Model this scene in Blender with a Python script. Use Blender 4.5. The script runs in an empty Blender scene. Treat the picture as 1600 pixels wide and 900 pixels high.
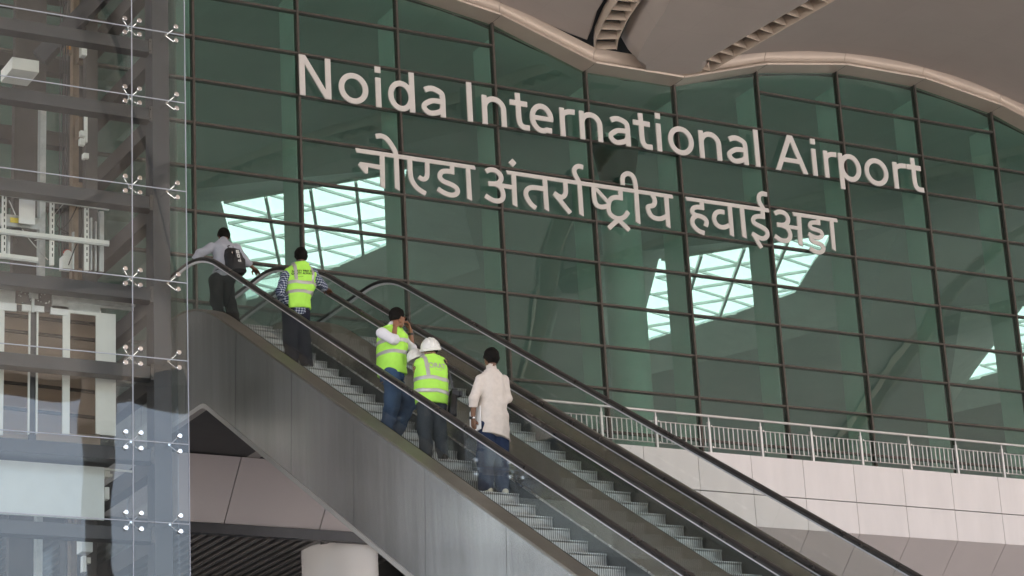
import bpy, bmesh, math, random
import numpy as np
from mathutils import Vector, Matrix
from mathutils.geometry import delaunay_2d_cdt
R_ = math.radians
PI = math.pi
random.seed(7)
SC = bpy.context.scene
COL = SC.collection

# ------------------------------------------------------------------ camera (at the origin, X along the facade, Y towards it)
FOC, W0, H0 = 3734.3, 1600.0, 900.0
CR = Vector((0.87679148, -0.47800044, -0.05246208))
CU = Vector((-0.10515199, -0.29704131, 0.94905718))
CF = Vector((0.46923315, 0.82660876, 0.31070598))
cam = bpy.data.cameras.new('camera'); camo = bpy.data.objects.new('camera', cam); COL.objects.link(camo)
camo.matrix_world = Matrix(((CR.x, CU.x, -CF.x, 0), (CR.y, CU.y, -CF.y, 0), (CR.z, CU.z, -CF.z, 0), (0, 0, 0, 1)))
cam.sensor_width = 36.0; cam.lens = 36.0 * FOC / W0
cam.clip_start = 0.1; cam.clip_end = 3000
SC.camera = camo

def U(px, py, Y):
    """point of the plane y=Y that the photo shows at pixel (px,py)"""
    d = CR * ((px - 800) / FOC) - CU * ((py - 450) / FOC) + CF
    return d * (Y / d.y)

# ------------------------------------------------------------------ world, sun, exposure
SUN_EL, SUN_AZ = 64.0, 205.0          # azimuth from +Y clockwise: high over the forecourt, behind the camera
wd = bpy.data.worlds.new('World'); SC.world = wd; wd.use_nodes = True
nt = wd.node_tree; nt.nodes.clear()
wo = nt.nodes.new('ShaderNodeOutputWorld'); bg = nt.nodes.new('ShaderNodeBackground'); sk = nt.nodes.new('ShaderNodeTexSky')
sk.sky_type = 'NISHITA'; sk.sun_disc = False
sk.sun_elevation = R_(SUN_EL); sk.sun_rotation = R_(SUN_AZ)
sk.air_density = 1.0; sk.dust_density = 5.0; sk.ozone_density = 1.0
bg.inputs['Strength'].default_value = 0.15
nt.links.new(sk.outputs[0], bg.inputs[0]); nt.links.new(bg.outputs[0], wo.inputs[0])
sl = bpy.data.lights.new('sun', 'SUN'); so = bpy.data.objects.new('sun', sl); COL.objects.link(so)
sl.energy = 4.2; sl.angle = R_(0.5); sl.color = (1.0, 0.95, 0.87)
sd = Vector((math.sin(R_(SUN_AZ)) * math.cos(R_(SUN_EL)), math.cos(R_(SUN_AZ)) * math.cos(R_(SUN_EL)), math.sin(R_(SUN_EL))))
so.rotation_euler = (-sd).to_track_quat('-Z', 'Y').to_euler()
so.location = (0, 0, 60)
SC.view_settings.view_transform = 'Standard'; SC.view_settings.look = 'None'
SC.view_settings.exposure = 2.02; SC.view_settings.gamma = 1.0
SC.view_settings.use_curve_mapping = False
cy = SC.cycles
cy.max_bounces = 14; cy.diffuse_bounces = 5; cy.glossy_bounces = 5; cy.transmission_bounces = 6; cy.transparent_max_bounces = 24
cy.caustics_reflective = False; cy.caustics_refractive = False
cy.use_denoising = True
cy.sample_clamp_indirect = 8.0

# ------------------------------------------------------------------ materials
def mat(name, col=(.5, .5, .5), rough=.6, metal=0.0, var=0.0, scale=3.0, bump=0.0, bscale=60.0, spec=.5, stretch=(1, 1, 1), rvar=0.0, coat=0.0):
    m = bpy.data.materials.new(name); m.use_nodes = True
    t = m.node_tree; b = t.nodes['Principled BSDF']
    b.inputs['Base Color'].default_value = (*col, 1); b.inputs['Roughness'].default_value = rough
    b.inputs['Metallic'].default_value = metal; b.inputs['Specular IOR Level'].default_value = spec
    b.inputs['Coat Weight'].default_value = coat
    if var or bump or rvar:
        tc = t.nodes.new('ShaderNodeTexCoord'); mp = t.nodes.new('ShaderNodeMapping'); mp.inputs['Scale'].default_value = stretch
        t.links.new(tc.outputs['Object'], mp.inputs[0])
    if var or rvar:
        nz = t.nodes.new('ShaderNodeTexNoise'); nz.inputs['Scale'].default_value = scale; nz.inputs['Detail'].default_value = 6
        nz.inputs['Roughness'].default_value = .6
        t.links.new(mp.outputs[0], nz.inputs[0])
    if var:
        mr = t.nodes.new('ShaderNodeMapRange'); mr.inputs['From Min'].default_value = .3; mr.inputs['From Max'].default_value = .7
        mr.inputs['To Min'].default_value = 1 - var; mr.inputs['To Max'].default_value = 1 + var
        t.links.new(nz.outputs[0], mr.inputs['Value'])
        hs = t.nodes.new('ShaderNodeHueSaturation'); hs.inputs['Color'].default_value = (*col, 1)
        t.links.new(mr.outputs[0], hs.inputs['Value']); t.links.new(hs.outputs[0], b.inputs['Base Color'])
    if rvar:
        mr2 = t.nodes.new('ShaderNodeMapRange'); mr2.inputs['From Min'].default_value = .3; mr2.inputs['From Max'].default_value = .7
        mr2.inputs['To Min'].default_value = max(.02, rough - rvar); mr2.inputs['To Max'].default_value = rough + rvar
        t.links.new(nz.outputs[0], mr2.inputs['Value']); t.links.new(mr2.outputs[0], b.inputs['Roughness'])
    if bump:
        n2 = t.nodes.new('ShaderNodeTexNoise'); n2.inputs['Scale'].default_value = bscale; n2.inputs['Detail'].default_value = 4
        t.links.new(mp.outputs[0], n2.inputs[0])
        bp = t.nodes.new('ShaderNodeBump'); bp.inputs['Strength'].default_value = bump; bp.inputs['Distance'].default_value = .01
        t.links.new(n2.outputs[0], bp.inputs['Height']); t.links.new(bp.outputs[0], b.inputs['Normal'])
    return m

def glass(name, tint, base=.03, gain=1.0, dirt=0.0, wob=0.0):
    """architectural pane: tinted transparency under a Fresnel mirror"""
    m = bpy.data.materials.new(name); m.use_nodes = True
    t = m.node_tree; t.nodes.clear()
    o = t.nodes.new('ShaderNodeOutputMaterial'); mx = t.nodes.new('ShaderNodeMixShader')
    tr = t.nodes.new('ShaderNodeBsdfTransparent'); tr.inputs[0].default_value = (*tint, 1)
    gl = t.nodes.new('ShaderNodeBsdfGlossy'); gl.inputs['Roughness'].default_value = .004; gl.inputs[0].default_value = (.95, .97, .97, 1)
    lw = t.nodes.new('ShaderNodeLayerWeight'); lw.inputs['Blend'].default_value = .5
    fr = t.nodes.new('ShaderNodeMath'); fr.operation = 'POWER'; fr.inputs[1].default_value = 4.5; t.links.new(lw.outputs['Facing'], fr.inputs[0])
    ma = t.nodes.new('ShaderNodeMath'); ma.operation = 'MULTIPLY_ADD'; ma.inputs[1].default_value = gain; ma.inputs[2].default_value = base
    ma.use_clamp = True
    t.links.new(fr.outputs[0], ma.inputs[0]); t.links.new(ma.outputs[0], mx.inputs[0])
    t.links.new(tr.outputs[0], mx.inputs[1]); t.links.new(gl.outputs[0], mx.inputs[2])
    last = mx
    if wob:
        tc = t.nodes.new('ShaderNodeTexCoord'); n = t.nodes.new('ShaderNodeTexNoise'); n.inputs['Scale'].default_value = .9; n.inputs['Detail'].default_value = 1
        oi = t.nodes.new('ShaderNodeObjectInfo'); va = t.nodes.new('ShaderNodeVectorMath'); va.operation = 'SCALE'; va.inputs['Scale'].default_value = 40
        cmb = t.nodes.new('ShaderNodeCombineXYZ'); t.links.new(oi.outputs['Random'], cmb.inputs[0]); t.links.new(cmb.outputs[0], va.inputs[0])
        vd = t.nodes.new('ShaderNodeVectorMath'); vd.operation = 'ADD'; t.links.new(tc.outputs['Object'], vd.inputs[0]); t.links.new(va.outputs[0], vd.inputs[1]); t.links.new(vd.outputs[0], n.inputs[0])
        bp = t.nodes.new('ShaderNodeBump'); bp.inputs['Strength'].default_value = 1; bp.inputs['Distance'].default_value = wob
        t.links.new(n.outputs[0], bp.inputs['Height']); t.links.new(bp.outputs[0], gl.inputs['Normal'])
    if dirt:
        tc2 = t.nodes.new('ShaderNodeTexCoord'); n2 = t.nodes.new('ShaderNodeTexNoise'); n2.inputs['Scale'].default_value = 1.7; n2.inputs['Detail'].default_value = 8
        mp2 = t.nodes.new('ShaderNodeMapping'); mp2.inputs['Scale'].default_value = (3, 3, .6)
        t.links.new(tc2.outputs['Object'], mp2.inputs[0]); t.links.new(mp2.outputs[0], n2.inputs[0])
        mr = t.nodes.new('ShaderNodeMapRange'); mr.inputs['From Min'].default_value = .35; mr.inputs['From Max'].default_value = .8
        mr.inputs['To Min'].default_value = dirt * .25; mr.inputs['To Max'].default_value = dirt
        t.links.new(n2.outputs[0], mr.inputs['Value'])
        df = t.nodes.new('ShaderNodeBsdfDiffuse'); df.inputs[0].default_value = (.55, .54, .5, 1)
        m2 = t.nodes.new('ShaderNodeMixShader'); t.links.new(mr.outputs[0], m2.inputs[0]); t.links.new(mx.outputs[0], m2.inputs[1]); t.links.new(df.outputs[0], m2.inputs[2])
        last = m2
    t.links.new(last.outputs[0], o.inputs[0])
    return m

M = {}
M['ground'] = mat('pale_concrete', (.43, .405, .38), .85, var=.12, scale=.4)
M['facade_glass'] = glass('green_tinted_glass', (.645, .80, .752), .07, .9, dirt=.008, wob=.002)
M['lift_glass'] = glass('clear_glass', (.92, .945, .945), .036, 1.0, dirt=.012, wob=.003)
M['esc_glass'] = glass('balustrade_glass', (.93, .955, .945), .03, 1.0, dirt=.014)
M['mullion'] = mat('bronze_anodised', (.105, .092, .082), .45, .5, var=.15, scale=8)
M['fin'] = mat('pale_steel_fin', (.80, .81, .78), .5, var=.06, scale=2)
M['letter'] = mat('letter_paint', (.64, .62, .60), .55, var=.03, scale=5)
M['ceil'] = mat('ceiling_metal', (.47, .415, .385), .62, var=.035, scale=.8, bump=.02, bscale=3)
def add_seams(m, sx, sy, depth=.86, w=.004):
    t = m.node_tree; b = t.nodes['Principled BSDF']; tc = t.nodes.new('ShaderNodeTexCoord'); br = t.nodes.new('ShaderNodeTexBrick')
    br.inputs['Scale'].default_value = 1; br.inputs['Brick Width'].default_value = sx; br.inputs['Row Height'].default_value = sy; br.inputs['Mortar Size'].default_value = w; br.offset = 0
    br.inputs['Color1'].default_value = (1, 1, 1, 1); br.inputs['Color2'].default_value = (.965, .965, .965, 1); br.inputs['Mortar'].default_value = (depth, depth, depth, 1)
    t.links.new(tc.outputs['Object'], br.inputs[0]); src = b.inputs['Base Color'].links[0].from_socket
    mx_ = t.nodes.new('ShaderNodeMix'); mx_.data_type = 'RGBA'; mx_.blend_type = 'MULTIPLY'; mx_.inputs[0].default_value = 1
    t.links.new(src, mx_.inputs[6]); t.links.new(br.outputs[0], mx_.inputs[7]); t.links.new(mx_.outputs[2], b.inputs['Base Color'])
add_seams(M['ceil'], 2.9, 1.45)
M['rail_steel'] = mat('railing_steel', (.70, .69, .68), .4, .7)
M['fascia'] = mat('champagne_metal', (.50, .42, .355), .42, .25, var=.05, scale=1.5)
M['slat'] = mat('slat_beige', (.66, .56, .47), .5, var=.05, scale=3)
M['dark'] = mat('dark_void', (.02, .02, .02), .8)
M['roof'] = mat('roof_membrane', (.4, .4, .4), .7)
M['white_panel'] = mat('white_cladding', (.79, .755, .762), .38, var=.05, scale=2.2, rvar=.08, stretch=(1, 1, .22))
M['shade_panel'] = mat('shaded_soffit_cladding', (.56, .51, .505), .42, var=.03, scale=.9)  # cladding darkened in its base colour to show the shade it stands in
M['seam'] = mat('seam_black', (.03, .03, .03), .7)
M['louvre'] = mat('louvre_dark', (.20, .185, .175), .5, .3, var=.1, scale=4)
M['steel'] = mat('satin_stainless', (.60, .59, .57), .26, 1.0, rvar=.06, scale=5)
M['polish'] = mat('polished_stainless', (.80, .80, .79), .08, 1.0)
M['column'] = mat('column_cladding', (.74, .72, .70), .4, var=.02, scale=1)
M['hall'] = mat('hall_white', (.62, .64, .62), .6, var=.05, scale=.5)
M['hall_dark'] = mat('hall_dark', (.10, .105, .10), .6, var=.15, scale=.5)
M['hall_floor'] = mat('hall_floor', (.50, .50, .47), .35)
M['tread'] = mat('step_aluminium', (.33, .335, .33), .45, .7, var=.1, scale=6)
M['rubber'] = mat('handrail_rubber', (.022, .020, .019), .32, spec=.5, rvar=.08, scale=4)
M['frame'] = mat('tower_frame_paint', (.062, .060, .064), .42, .2, var=.12, scale=3)
M['framein'] = mat('tower_frame_brown', (.085, .075, .07), .5, .1, var=.15, scale=3)
M['galv'] = mat('galvanised', (.55, .56, .54), .42, .75, var=.18, scale=7)
M['offwhite'] = mat('off_white_steel', (.76, .76, .71), .45, var=.06, scale=4)
M['beige'] = mat('beige_panel', (.60, .50, .42), .55, var=.05, scale=2)
M['yellow'] = mat('yellow_label', (.8, .62, .05), .5)
M['red'] = mat('red_plastic', (.5, .05, .04), .5)
M['rail'] = mat('guide_rail', (.30, .22, .16), .45, .4, var=.2, scale=5)

M['gasket'] = mat('joint_silicone', (.42, .45, .52), .4)
M['white_card'] = mat('white_sheet', (.82, .82, .80), .5, var=.05, scale=5)
M['amber'] = mat('amber_cover', (.7, .30, .05), .4)
M['apron'] = mat('apron_white', (.74, .78, .77), .45, var=.04, scale=3)
M['door_glass'] = glass('door_glass', (.80, .76, .72), .02)

# brushed truss cladding: vertical grain, streaks and stains
def truss_mat():
    m = bpy.data.materials.new('brushed_cladding'); m.use_nodes = True
    t = m.node_tree; b = t.nodes['Principled BSDF']; b.inputs['Metallic'].default_value = .82
    tc = t.nodes.new('ShaderNodeTexCoord')
    def nz(sc, det, x):
        mp = t.nodes.new('ShaderNodeMapping'); mp.inputs['Scale'].default_value = x; t.links.new(tc.outputs['Object'], mp.inputs[0])
        n = t.nodes.new('ShaderNodeTexNoise'); n.inputs['Scale'].default_value = sc; n.inputs['Detail'].default_value = det
        t.links.new(mp.outputs[0], n.inputs[0]); return n
    a = nz(1.2, 5, (1, 1, .12)); c = nz(9, 4, (1, 1, .05)); e = nz(.7, 3, (1, 1, 1))
    cr = t.nodes.new('ShaderNodeValToRGB'); cr.color_ramp.elements[0].color = (.50, .485, .47, 1); cr.color_ramp.elements[0].position = .3
    cr.color_ramp.elements[1].color = (.74, .73, .71, 1); cr.color_ramp.elements[1].position = .7
    mx = t.nodes.new('ShaderNodeMath'); mx.operation = 'MULTIPLY_ADD'; mx.inputs[1].default_value = .35; 
    t.links.new(c.outputs[0], mx.inputs[0])
    m2 = t.nodes.new('ShaderNodeMath'); m2.operation = 'MULTIPLY'; m2.inputs[1].default_value = .65; t.links.new(a.outputs[0], m2.inputs[0])
    t.links.new(m2.outputs[0], mx.inputs[2]); t.links.new(mx.outputs[0], cr.inputs[0]); t.links.new(cr.outputs[0], b.inputs['Base Color'])
    mr = t.nodes.new('ShaderNodeMapRange'); mr.inputs['From Min'].default_value = .3; mr.inputs['From Max'].default_value = .7
    mr.inputs['To Min'].default_value = .19; mr.inputs['To Max'].default_value = .27
    t.links.new(e.outputs[0], mr.inputs['Value']); t.links.new(mr.outputs[0], b.inputs['Roughness'])
    bp = t.nodes.new('ShaderNodeBump'); bp.inputs['Strength'].default_value = .05; bp.inputs['Distance'].default_value = .012
    t.links.new(e.outputs[0], bp.inputs['Height']); t.links.new(bp.outputs[0], b.inputs['Normal'])
    return m
M['truss'] = truss_mat()

def riser_mat():
    m = mat('step_riser', (.40, .405, .40), .42, .6)
    t = m.node_tree; b = t.nodes['Principled BSDF']
    tc = t.nodes.new('ShaderNodeTexCoord'); sx = t.nodes.new('ShaderNodeSeparateXYZ'); t.links.new(tc.outputs['Object'], sx.inputs[0])
    mu = t.nodes.new('ShaderNodeMath'); mu.operation = 'MULTIPLY'; mu.inputs[1].default_value = 2 * PI / .0278; t.links.new(sx.outputs[0], mu.inputs[0])
    si = t.nodes.new('ShaderNodeMath'); si.operation = 'SINE'; t.links.new(mu.outputs[0], si.inputs[0])
    mr = t.nodes.new('ShaderNodeMapRange'); mr.inputs['From Min'].default_value = -.5; mr.inputs['From Max'].default_value = .4
    t.links.new(si.outputs[0], mr.inputs['Value'])
    nz = t.nodes.new('ShaderNodeTexNoise'); nz.inputs['Scale'].default_value = 5; nz.inputs['Detail'].default_value = 5; t.links.new(tc.outputs['Object'], nz.inputs[0])
    cr = t.nodes.new('ShaderNodeMix'); cr.data_type = 'RGBA'; cr.inputs[6].default_value = (.22, .22, .22, 1); cr.inputs[7].default_value = (.60, .605, .595, 1)
    t.links.new(mr.outputs[0], cr.inputs[0])
    hs = t.nodes.new('ShaderNodeHueSaturation'); t.links.new(cr.outputs[2], hs.inputs['Color'])
    m3 = t.nodes.new('ShaderNodeMapRange'); m3.inputs['From Min'].default_value = .3; m3.inputs['From Max'].default_value = .7; m3.inputs['To Min'].default_value = .7; m3.inputs['To Max'].default_value = 1.15
    t.links.new(nz.outputs[0], m3.inputs['Value']); t.links.new(m3.outputs[0], hs.inputs['Value'])
    t.links.new(hs.outputs[0], b.inputs['Base Color'])
    return m
M['riser'] = riser_mat()
def skylight_mat():
    m = bpy.data.materials.new('skylight_film'); m.use_nodes = True
    t = m.node_tree; t.nodes.clear()
    o = t.nodes.new('ShaderNodeOutputMaterial'); a = t.nodes.new('ShaderNodeBsdfTranslucent'); a.inputs[0].default_value = (.38, .41, .40, 1)
    d = t.nodes.new('ShaderNodeBsdfDiffuse'); d.inputs[0].default_value = (.8, .8, .8, 1)
    x = t.nodes.new('ShaderNodeMixShader'); x.inputs[0].default_value = .35
    t.links.new(a.outputs[0], x.inputs[1]); t.links.new(d.outputs[0], x.inputs[2]); t.links.new(x.outputs[0], o.inputs[0])
    return m
M['skylight'] = skylight_mat()

# ------------------------------------------------------------------ object helpers
def empty(name, loc=(0, 0, 0)):
    o = bpy.data.objects.new(name, None); COL.objects.link(o); o.location = loc; o.empty_display_size = .2
    return o
def tag(o, label=None, cat=None, group=None, kind=None):
    if label: o['label'] = label
    if cat: o['category'] = cat
    if group: o['group'] = group
    if kind: o['kind'] = kind
    return o
class MB:
    """collects shapes (world coordinates) and links them as ONE mesh object"""
    def __init__(s): s.v = []; s.f = []; s.mi = []
    def add(s, vs, fs, mi=0):
        n = len(s.v); s.v += [tuple(v) for v in vs]; s.f += [tuple(i + n for i in f) for f in fs]; s.mi += [mi] * len(fs)
        return s
    def box(s, a, b, mi=0):
        x0, y0, z0 = a; x1, y1, z1 = b
        return s.add([(x0, y0, z0), (x1, y0, z0), (x1, y1, z0), (x0, y1, z0), (x0, y0, z1), (x1, y0, z1), (x1, y1, z1), (x0, y1, z1)],
                     [(0, 3, 2, 1), (4, 5, 6, 7), (0, 1, 5, 4), (1, 2, 6, 5), (2, 3, 7, 6), (3, 0, 4, 7)], mi)
    def bar(s, p, q, w, h, up=(0, 0, 1), mi=0):
        p = Vector(p); q = Vector(q); d = (q - p).normalized(); up = Vector(up)
        if abs(d.dot(up)) > .98: up = Vector((0, 1, 0))
        sx = d.cross(up).normalized(); u = sx.cross(d).normalized()
        vs = []
        for c in (p, q):
            for a, b in ((-1, -1), (1, -1), (1, 1), (-1, 1)): vs.append(c + sx * a * w / 2 + u * b * h / 2)
        return s.add(vs, [(0, 1, 2, 3), (7, 6, 5, 4), (0, 4, 5, 1), (1, 5, 6, 2), (2, 6, 7, 3), (3, 7, 4, 0)], mi)
    def tube(s, pts, r, n=8, mi=0, cap=True):
        pts = [Vector(p) for p in pts]; rs = r if isinstance(r, (list, tuple)) else [r] * len(pts)
        vs = []; fs = []; prev = None
        for i, p in enumerate(pts):
            d = (pts[min(i + 1, len(pts) - 1)] - pts[max(i - 1, 0)]).normalized()
            if prev is None:
                a = Vector((0, 0, 1)) if abs(d.z) < .9 else Vector((1, 0, 0)); u = d.cross(a).normalized()
            else: u = (prev - d * prev.dot(d)).normalized()
            prev = u; w = d.cross(u)
            for k in range(n): vs.append(p + (u * math.cos(2 * PI * k / n) + w * math.sin(2 * PI * k / n)) * rs[i])
        for i in range(len(pts) - 1):
            for k in range(n): fs.append((i * n + k, i * n + (k + 1) % n, (i + 1) * n + (k + 1) % n, (i + 1) * n + k))
        if cap: fs += [tuple(range(n))[::-1], tuple(range((len(pts) - 1) * n, len(pts) * n))]
        return s.add(vs, fs, mi)
    def prism(s, prof, p0, p1, axis, mi=0):
        """closed 2D profile extruded between two values of an axis ('x','y','z'); profile in the other two axes in order"""
        n = len(prof); vs = []
        for c in (p0, p1):
            for a, b in prof:
                vs.append({'x': (c, a, b), 'y': (a, c, b), 'z': (a, b, c)}[axis])
        fs = [(i, (i + 1) % n, n + (i + 1) % n, n + i) for i in range(n)] + [tuple(range(n))[::-1], tuple(range(n, 2 * n))]
        return s.add(vs, fs, mi)
    def build(s, name, m, parent=None, smooth=False, origin=None, bevel=0):
        me = bpy.data.meshes.new(name)
        o3 = Vector(origin) if origin is not None else Vector((0, 0, 0))
        base = parent_loc(parent)
        o = o3 if origin is not None else base
        me.from_pydata([(v[0] - o.x, v[1] - o.y, v[2] - o.z) for v in s.v], [], s.f)
        ms = m if isinstance(m, (list, tuple)) else [m]
        for k in ms: me.materials.append(k)
        if len(ms) > 1: me.polygons.foreach_set('material_index', s.mi)
        bm = bmesh.new(); bm.from_mesh(me); bmesh.ops.recalc_face_normals(bm, faces=bm.faces)
        if bevel:
            es = [e for e in bm.edges if len(e.link_faces) == 2 and e.calc_face_angle(0) > .6]
            bmesh.ops.bevel(bm, geom=es, offset=bevel, segments=2, affect='EDGES', profile=.5, clamp_overlap=True)
        bm.to_mesh(me); bm.free()
        if smooth:
            me.polygons.foreach_set('use_smooth', [True] * len(me.polygons)); me.set_sharp_from_angle(angle=R_(38))
        ob = bpy.data.objects.new(name, me); COL.objects.link(ob)
        if parent is not None: ob.parent = parent
        ob.location = o - base if parent is not None else o
        return ob
def parent_loc(p):
    v = Vector((0, 0, 0))
    while p is not None: v += p.location; p = p.parent
    return v
def children(o): return [c for c in bpy.data.objects if c.parent == o]
def copy_tree(o, parent=None):
    c = o.copy(); COL.objects.link(c)
    if parent is not None: c.parent = parent
    for ch in children(o): copy_tree(ch, c)
    return c
def smooth_path(p, n=8):
    """Catmull-Rom"""
    p = [Vector(q) for q in p]; P = [p[0] * 2 - p[1]] + p + [p[-1] * 2 - p[-2]]; out = []
    for i in range(1, len(P) - 2):
        for k in range(n):
            t = k / n; a, b, c, d = P[i - 1], P[i], P[i + 1], P[i + 2]
            out.append(.5 * ((2 * b) + (c - a) * t + (2 * a - 5 * b + 4 * c - d) * t * t + (3 * b - a - 3 * c + d) * t ** 3))
    out.append(P[-2]); return out
# ================================================================== SETTING
F = 44.16                      # facade plane
DX = 2.46                      # bay
def mx(i): return 17.52 + DX * i
def rz(r): return 21.46 - r
DECK = 10.72                   # upper level floor
GZ = -1.65                     # forecourt
TOPS = {0: 22.99, 1: 23.38, 2: 23.40, 3: 23.03, 4: 22.23, 5: 22.25}
def top_m(i): return TOPS[i % 6]
def wave(X):
    a = (X - 17.52) / DX; i = math.floor(a); t = a - i
    return top_m(i) * (1 - t) + top_m(i + 1) * t
def wave_s(X):                 # the same, rounded
    return sum(wave(X + d) for d in (-1.2, -.6, 0, .6, 1.2)) / 5

g = MB(); g.add([(-900, -900, GZ), (900, -900, GZ), (900, 900, GZ), (-900, 900, GZ)], [(0, 1, 2, 3)])
tag(g.build('ground', M['ground']), kind='structure')

# ---------------------------------------------------------------- glazed facade
fac = tag(empty('glass_facade', (mx(0), F, DECK)), 'tall green tinted curtain wall with dark bronze mullions below the wavy roof edge', 'glass facade')
G = .022
def pane(name, x0, x1, z0a, z1a, z1b=None):
    z1b = z1a if z1b is None else z1b
    m = MB(); y0, y1 = F - G / 2, F + G / 2
    m.prism([(x0 + .03, z0a), (x1 - .03, z0a), (x1 - .03, z1b), (x0 + .03, z1a)], y0, y1, 'y')
    return m.build(name, M['facade_glass'], fac)
for i in range(-2, 12):
    x0, x1 = mx(i), mx(i + 1); ta, tb = top_m(i), top_m(i + 1)
    if i < 0 or i > 9:
        pane('tall_pane', x0, x1, DECK, ta - .03, tb - .03); continue
    r0 = {0: 0, 1: -1}.get(i, -1)
    lo = min(ta, tb)
    if rz(-1) < lo - .12:
        pane('glass_pane', x0, x1, rz(r0) + .03, ta - .03, tb - .03)
    else:
        r0 = 0; pane('glass_pane', x0, x1, rz(0) + .03, ta - .03, tb - .03)
    for r in range(r0, 8): pane('glass_pane', x0, x1, rz(r + 1) + .03, rz(r) - .03)
    pane('base_pane', x0, x1, DECK, rz(8) - .03)
for i in range(-2, 13):
    m = MB(); m.box((mx(i) - .024, F - .07, DECK), (mx(i) + .024, F + .10, top_m(i)))
    m.build('mullion', M['mullion'], fac)
    m = MB(); m.box((mx(i) - .02, F + .16, DECK), (mx(i) + .05, F + .90, top_m(i) - .35)); m.box((mx(i) - .012, F + .10, DECK), (mx(i) + .012, F + .16, top_m(i) - .35))
    m.build('fin', M['fin'], fac)
for r in range(-1, 11):
    m = MB(); z = rz(r)
    for i in range(-2, 12):
        if z > min(top_m(i), top_m(i + 1)) - .12:
            if m.v: m.build('transom', M['mullion'], fac); m = MB()
            continue
        m.box((mx(i) + .024, F - .055, z - .022), (mx(i + 1) - .024, F + .085, z + .022))
    if m.v: m.build('transom', M['mullion'], fac)

# ---------------------------------------------------------------- canopy: fascia, leaf panels, slatted strips, added sun-blocking deck
can = tag(empty('canopy_roof', (28.6, 30, 24)), 'beige metal canopy with wavy fascia, leaf shaped ceiling panels and slatted strips above the facade', 'canopy')
for i in range(-4, 14):
    x0, x1 = mx(i) + .006, mx(i + 1) - .006; a, b = top_m(i), top_m(i + 1)
    prof = [(F + .12, 0), (F - .50, 0), (F - .515, .02), (F - .515, .05), (F - .47, .07), (F - .43, .12), (F - .43, .19), (F - .46, .27), (F - .53, .35), (F - .53, .38), (F + .12, .38)]
    n = len(prof); m = MB()
    m.add([(x0, y, a + z) for y, z in prof] + [(x1, y, b + z) for y, z in prof],
          [(k, (k + 1) % n, n + (k + 1) % n, n + k) for k in range(n)] + [tuple(range(n))[::-1], tuple(range(n, 2 * n))])
    m.build('fascia_panel', M['fascia'], can, smooth=True)
    m = MB(); m.box((mx(i) - .0055, F - .42, min(a, b) - .001 if False else a - .0), (mx(i) + .0055, F - .05, a + .30)); m.build('fascia_joint', M['dark'], can)

RPTS = [(44.05, 30.25), (43.2, 30.38), (42, 30.6), (39.5, 31.1), (36.5, 31.95), (33.4, 33.1), (30, 34.5), (27.2, 35.98)]
LPTS = [(44.05, 27.85), (43.2, 27.42), (42.2, 27.1), (41.3, 26.92), (39.5, 26.35), (36.5, 25.0), (33.4, 23.6), (30, 22.45), (27.2, 21.22)]
PER = 6 * DX
YL = [44.05, 27.2, 11.9, -3.4, -18.7, -22.0]
SL = PER / 2 / 15.3
def interp(tab, Y):
    for (ya, xa), (yb, xb) in zip(tab, tab[1:]):
        if Y >= yb: return xa + (xb - xa) * (ya - Y) / (ya - yb)
    return None
def RX(k, Y): return k * PER + (interp(RPTS, Y) if Y >= 27.2 else 35.98 + (27.2 - Y) * SL)
def LX(k, Y): return k * PER + (interp(LPTS, Y) if Y >= 27.2 else 21.22 - (27.2 - Y) * SL)
def S(X, Y):
    t = max(0, min(1, (Y - 27) / 17.0))
    return 23.35 + (wave_s(X) + .36 - 23.35) * t
def surf(poly, zf, spacing=1.1):
    """triangulate a plan polygon with inner points; returns verts(with z), faces, number of outline points"""
    n = len(poly); vs = [Vector(p) for p in poly]
    xs = [p[0] for p in poly]; ys = [p[1] for p in poly]
    def inside(x, y):
        c = False
        for a in range(n):
            (x1, y1), (x2, y2) = poly[a], poly[(a + 1) % n]
            if (y1 > y) != (y2 > y) and x < (x2 - x1) * (y - y1) / (y2 - y1) + x1: c = not c
        return c
    def near(x, y):
        return min((x - a) ** 2 + (y - b) ** 2 for a, b in poly) < (spacing * .45) ** 2
    y = min(ys) + spacing / 2
    while y < max(ys):
        x = min(xs) + spacing / 2
        while x < max(xs):
            if inside(x, y) and not near(x, y): vs.append(Vector((x, y)))
            x += spacing
        y += spacing
    v, e, f, _, _, _ = delaunay_2d_cdt(vs, [], [list(range(n))], 1, 1e-4)
    return [(p.x, p.y, zf(p.x, p.y)) for p in v], [tuple(q) for q in f], n
def resample(pts, d):
    out = []
    for (a, b), (c, e) in zip(pts, pts[1:] + pts[:1]):
        L = math.hypot(c - a, e - b); k = max(1, int(L / d))
        for j in range(k): out.append((a + (c - a) * j / k, b + (e - b) * j / k))
    return out
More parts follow.
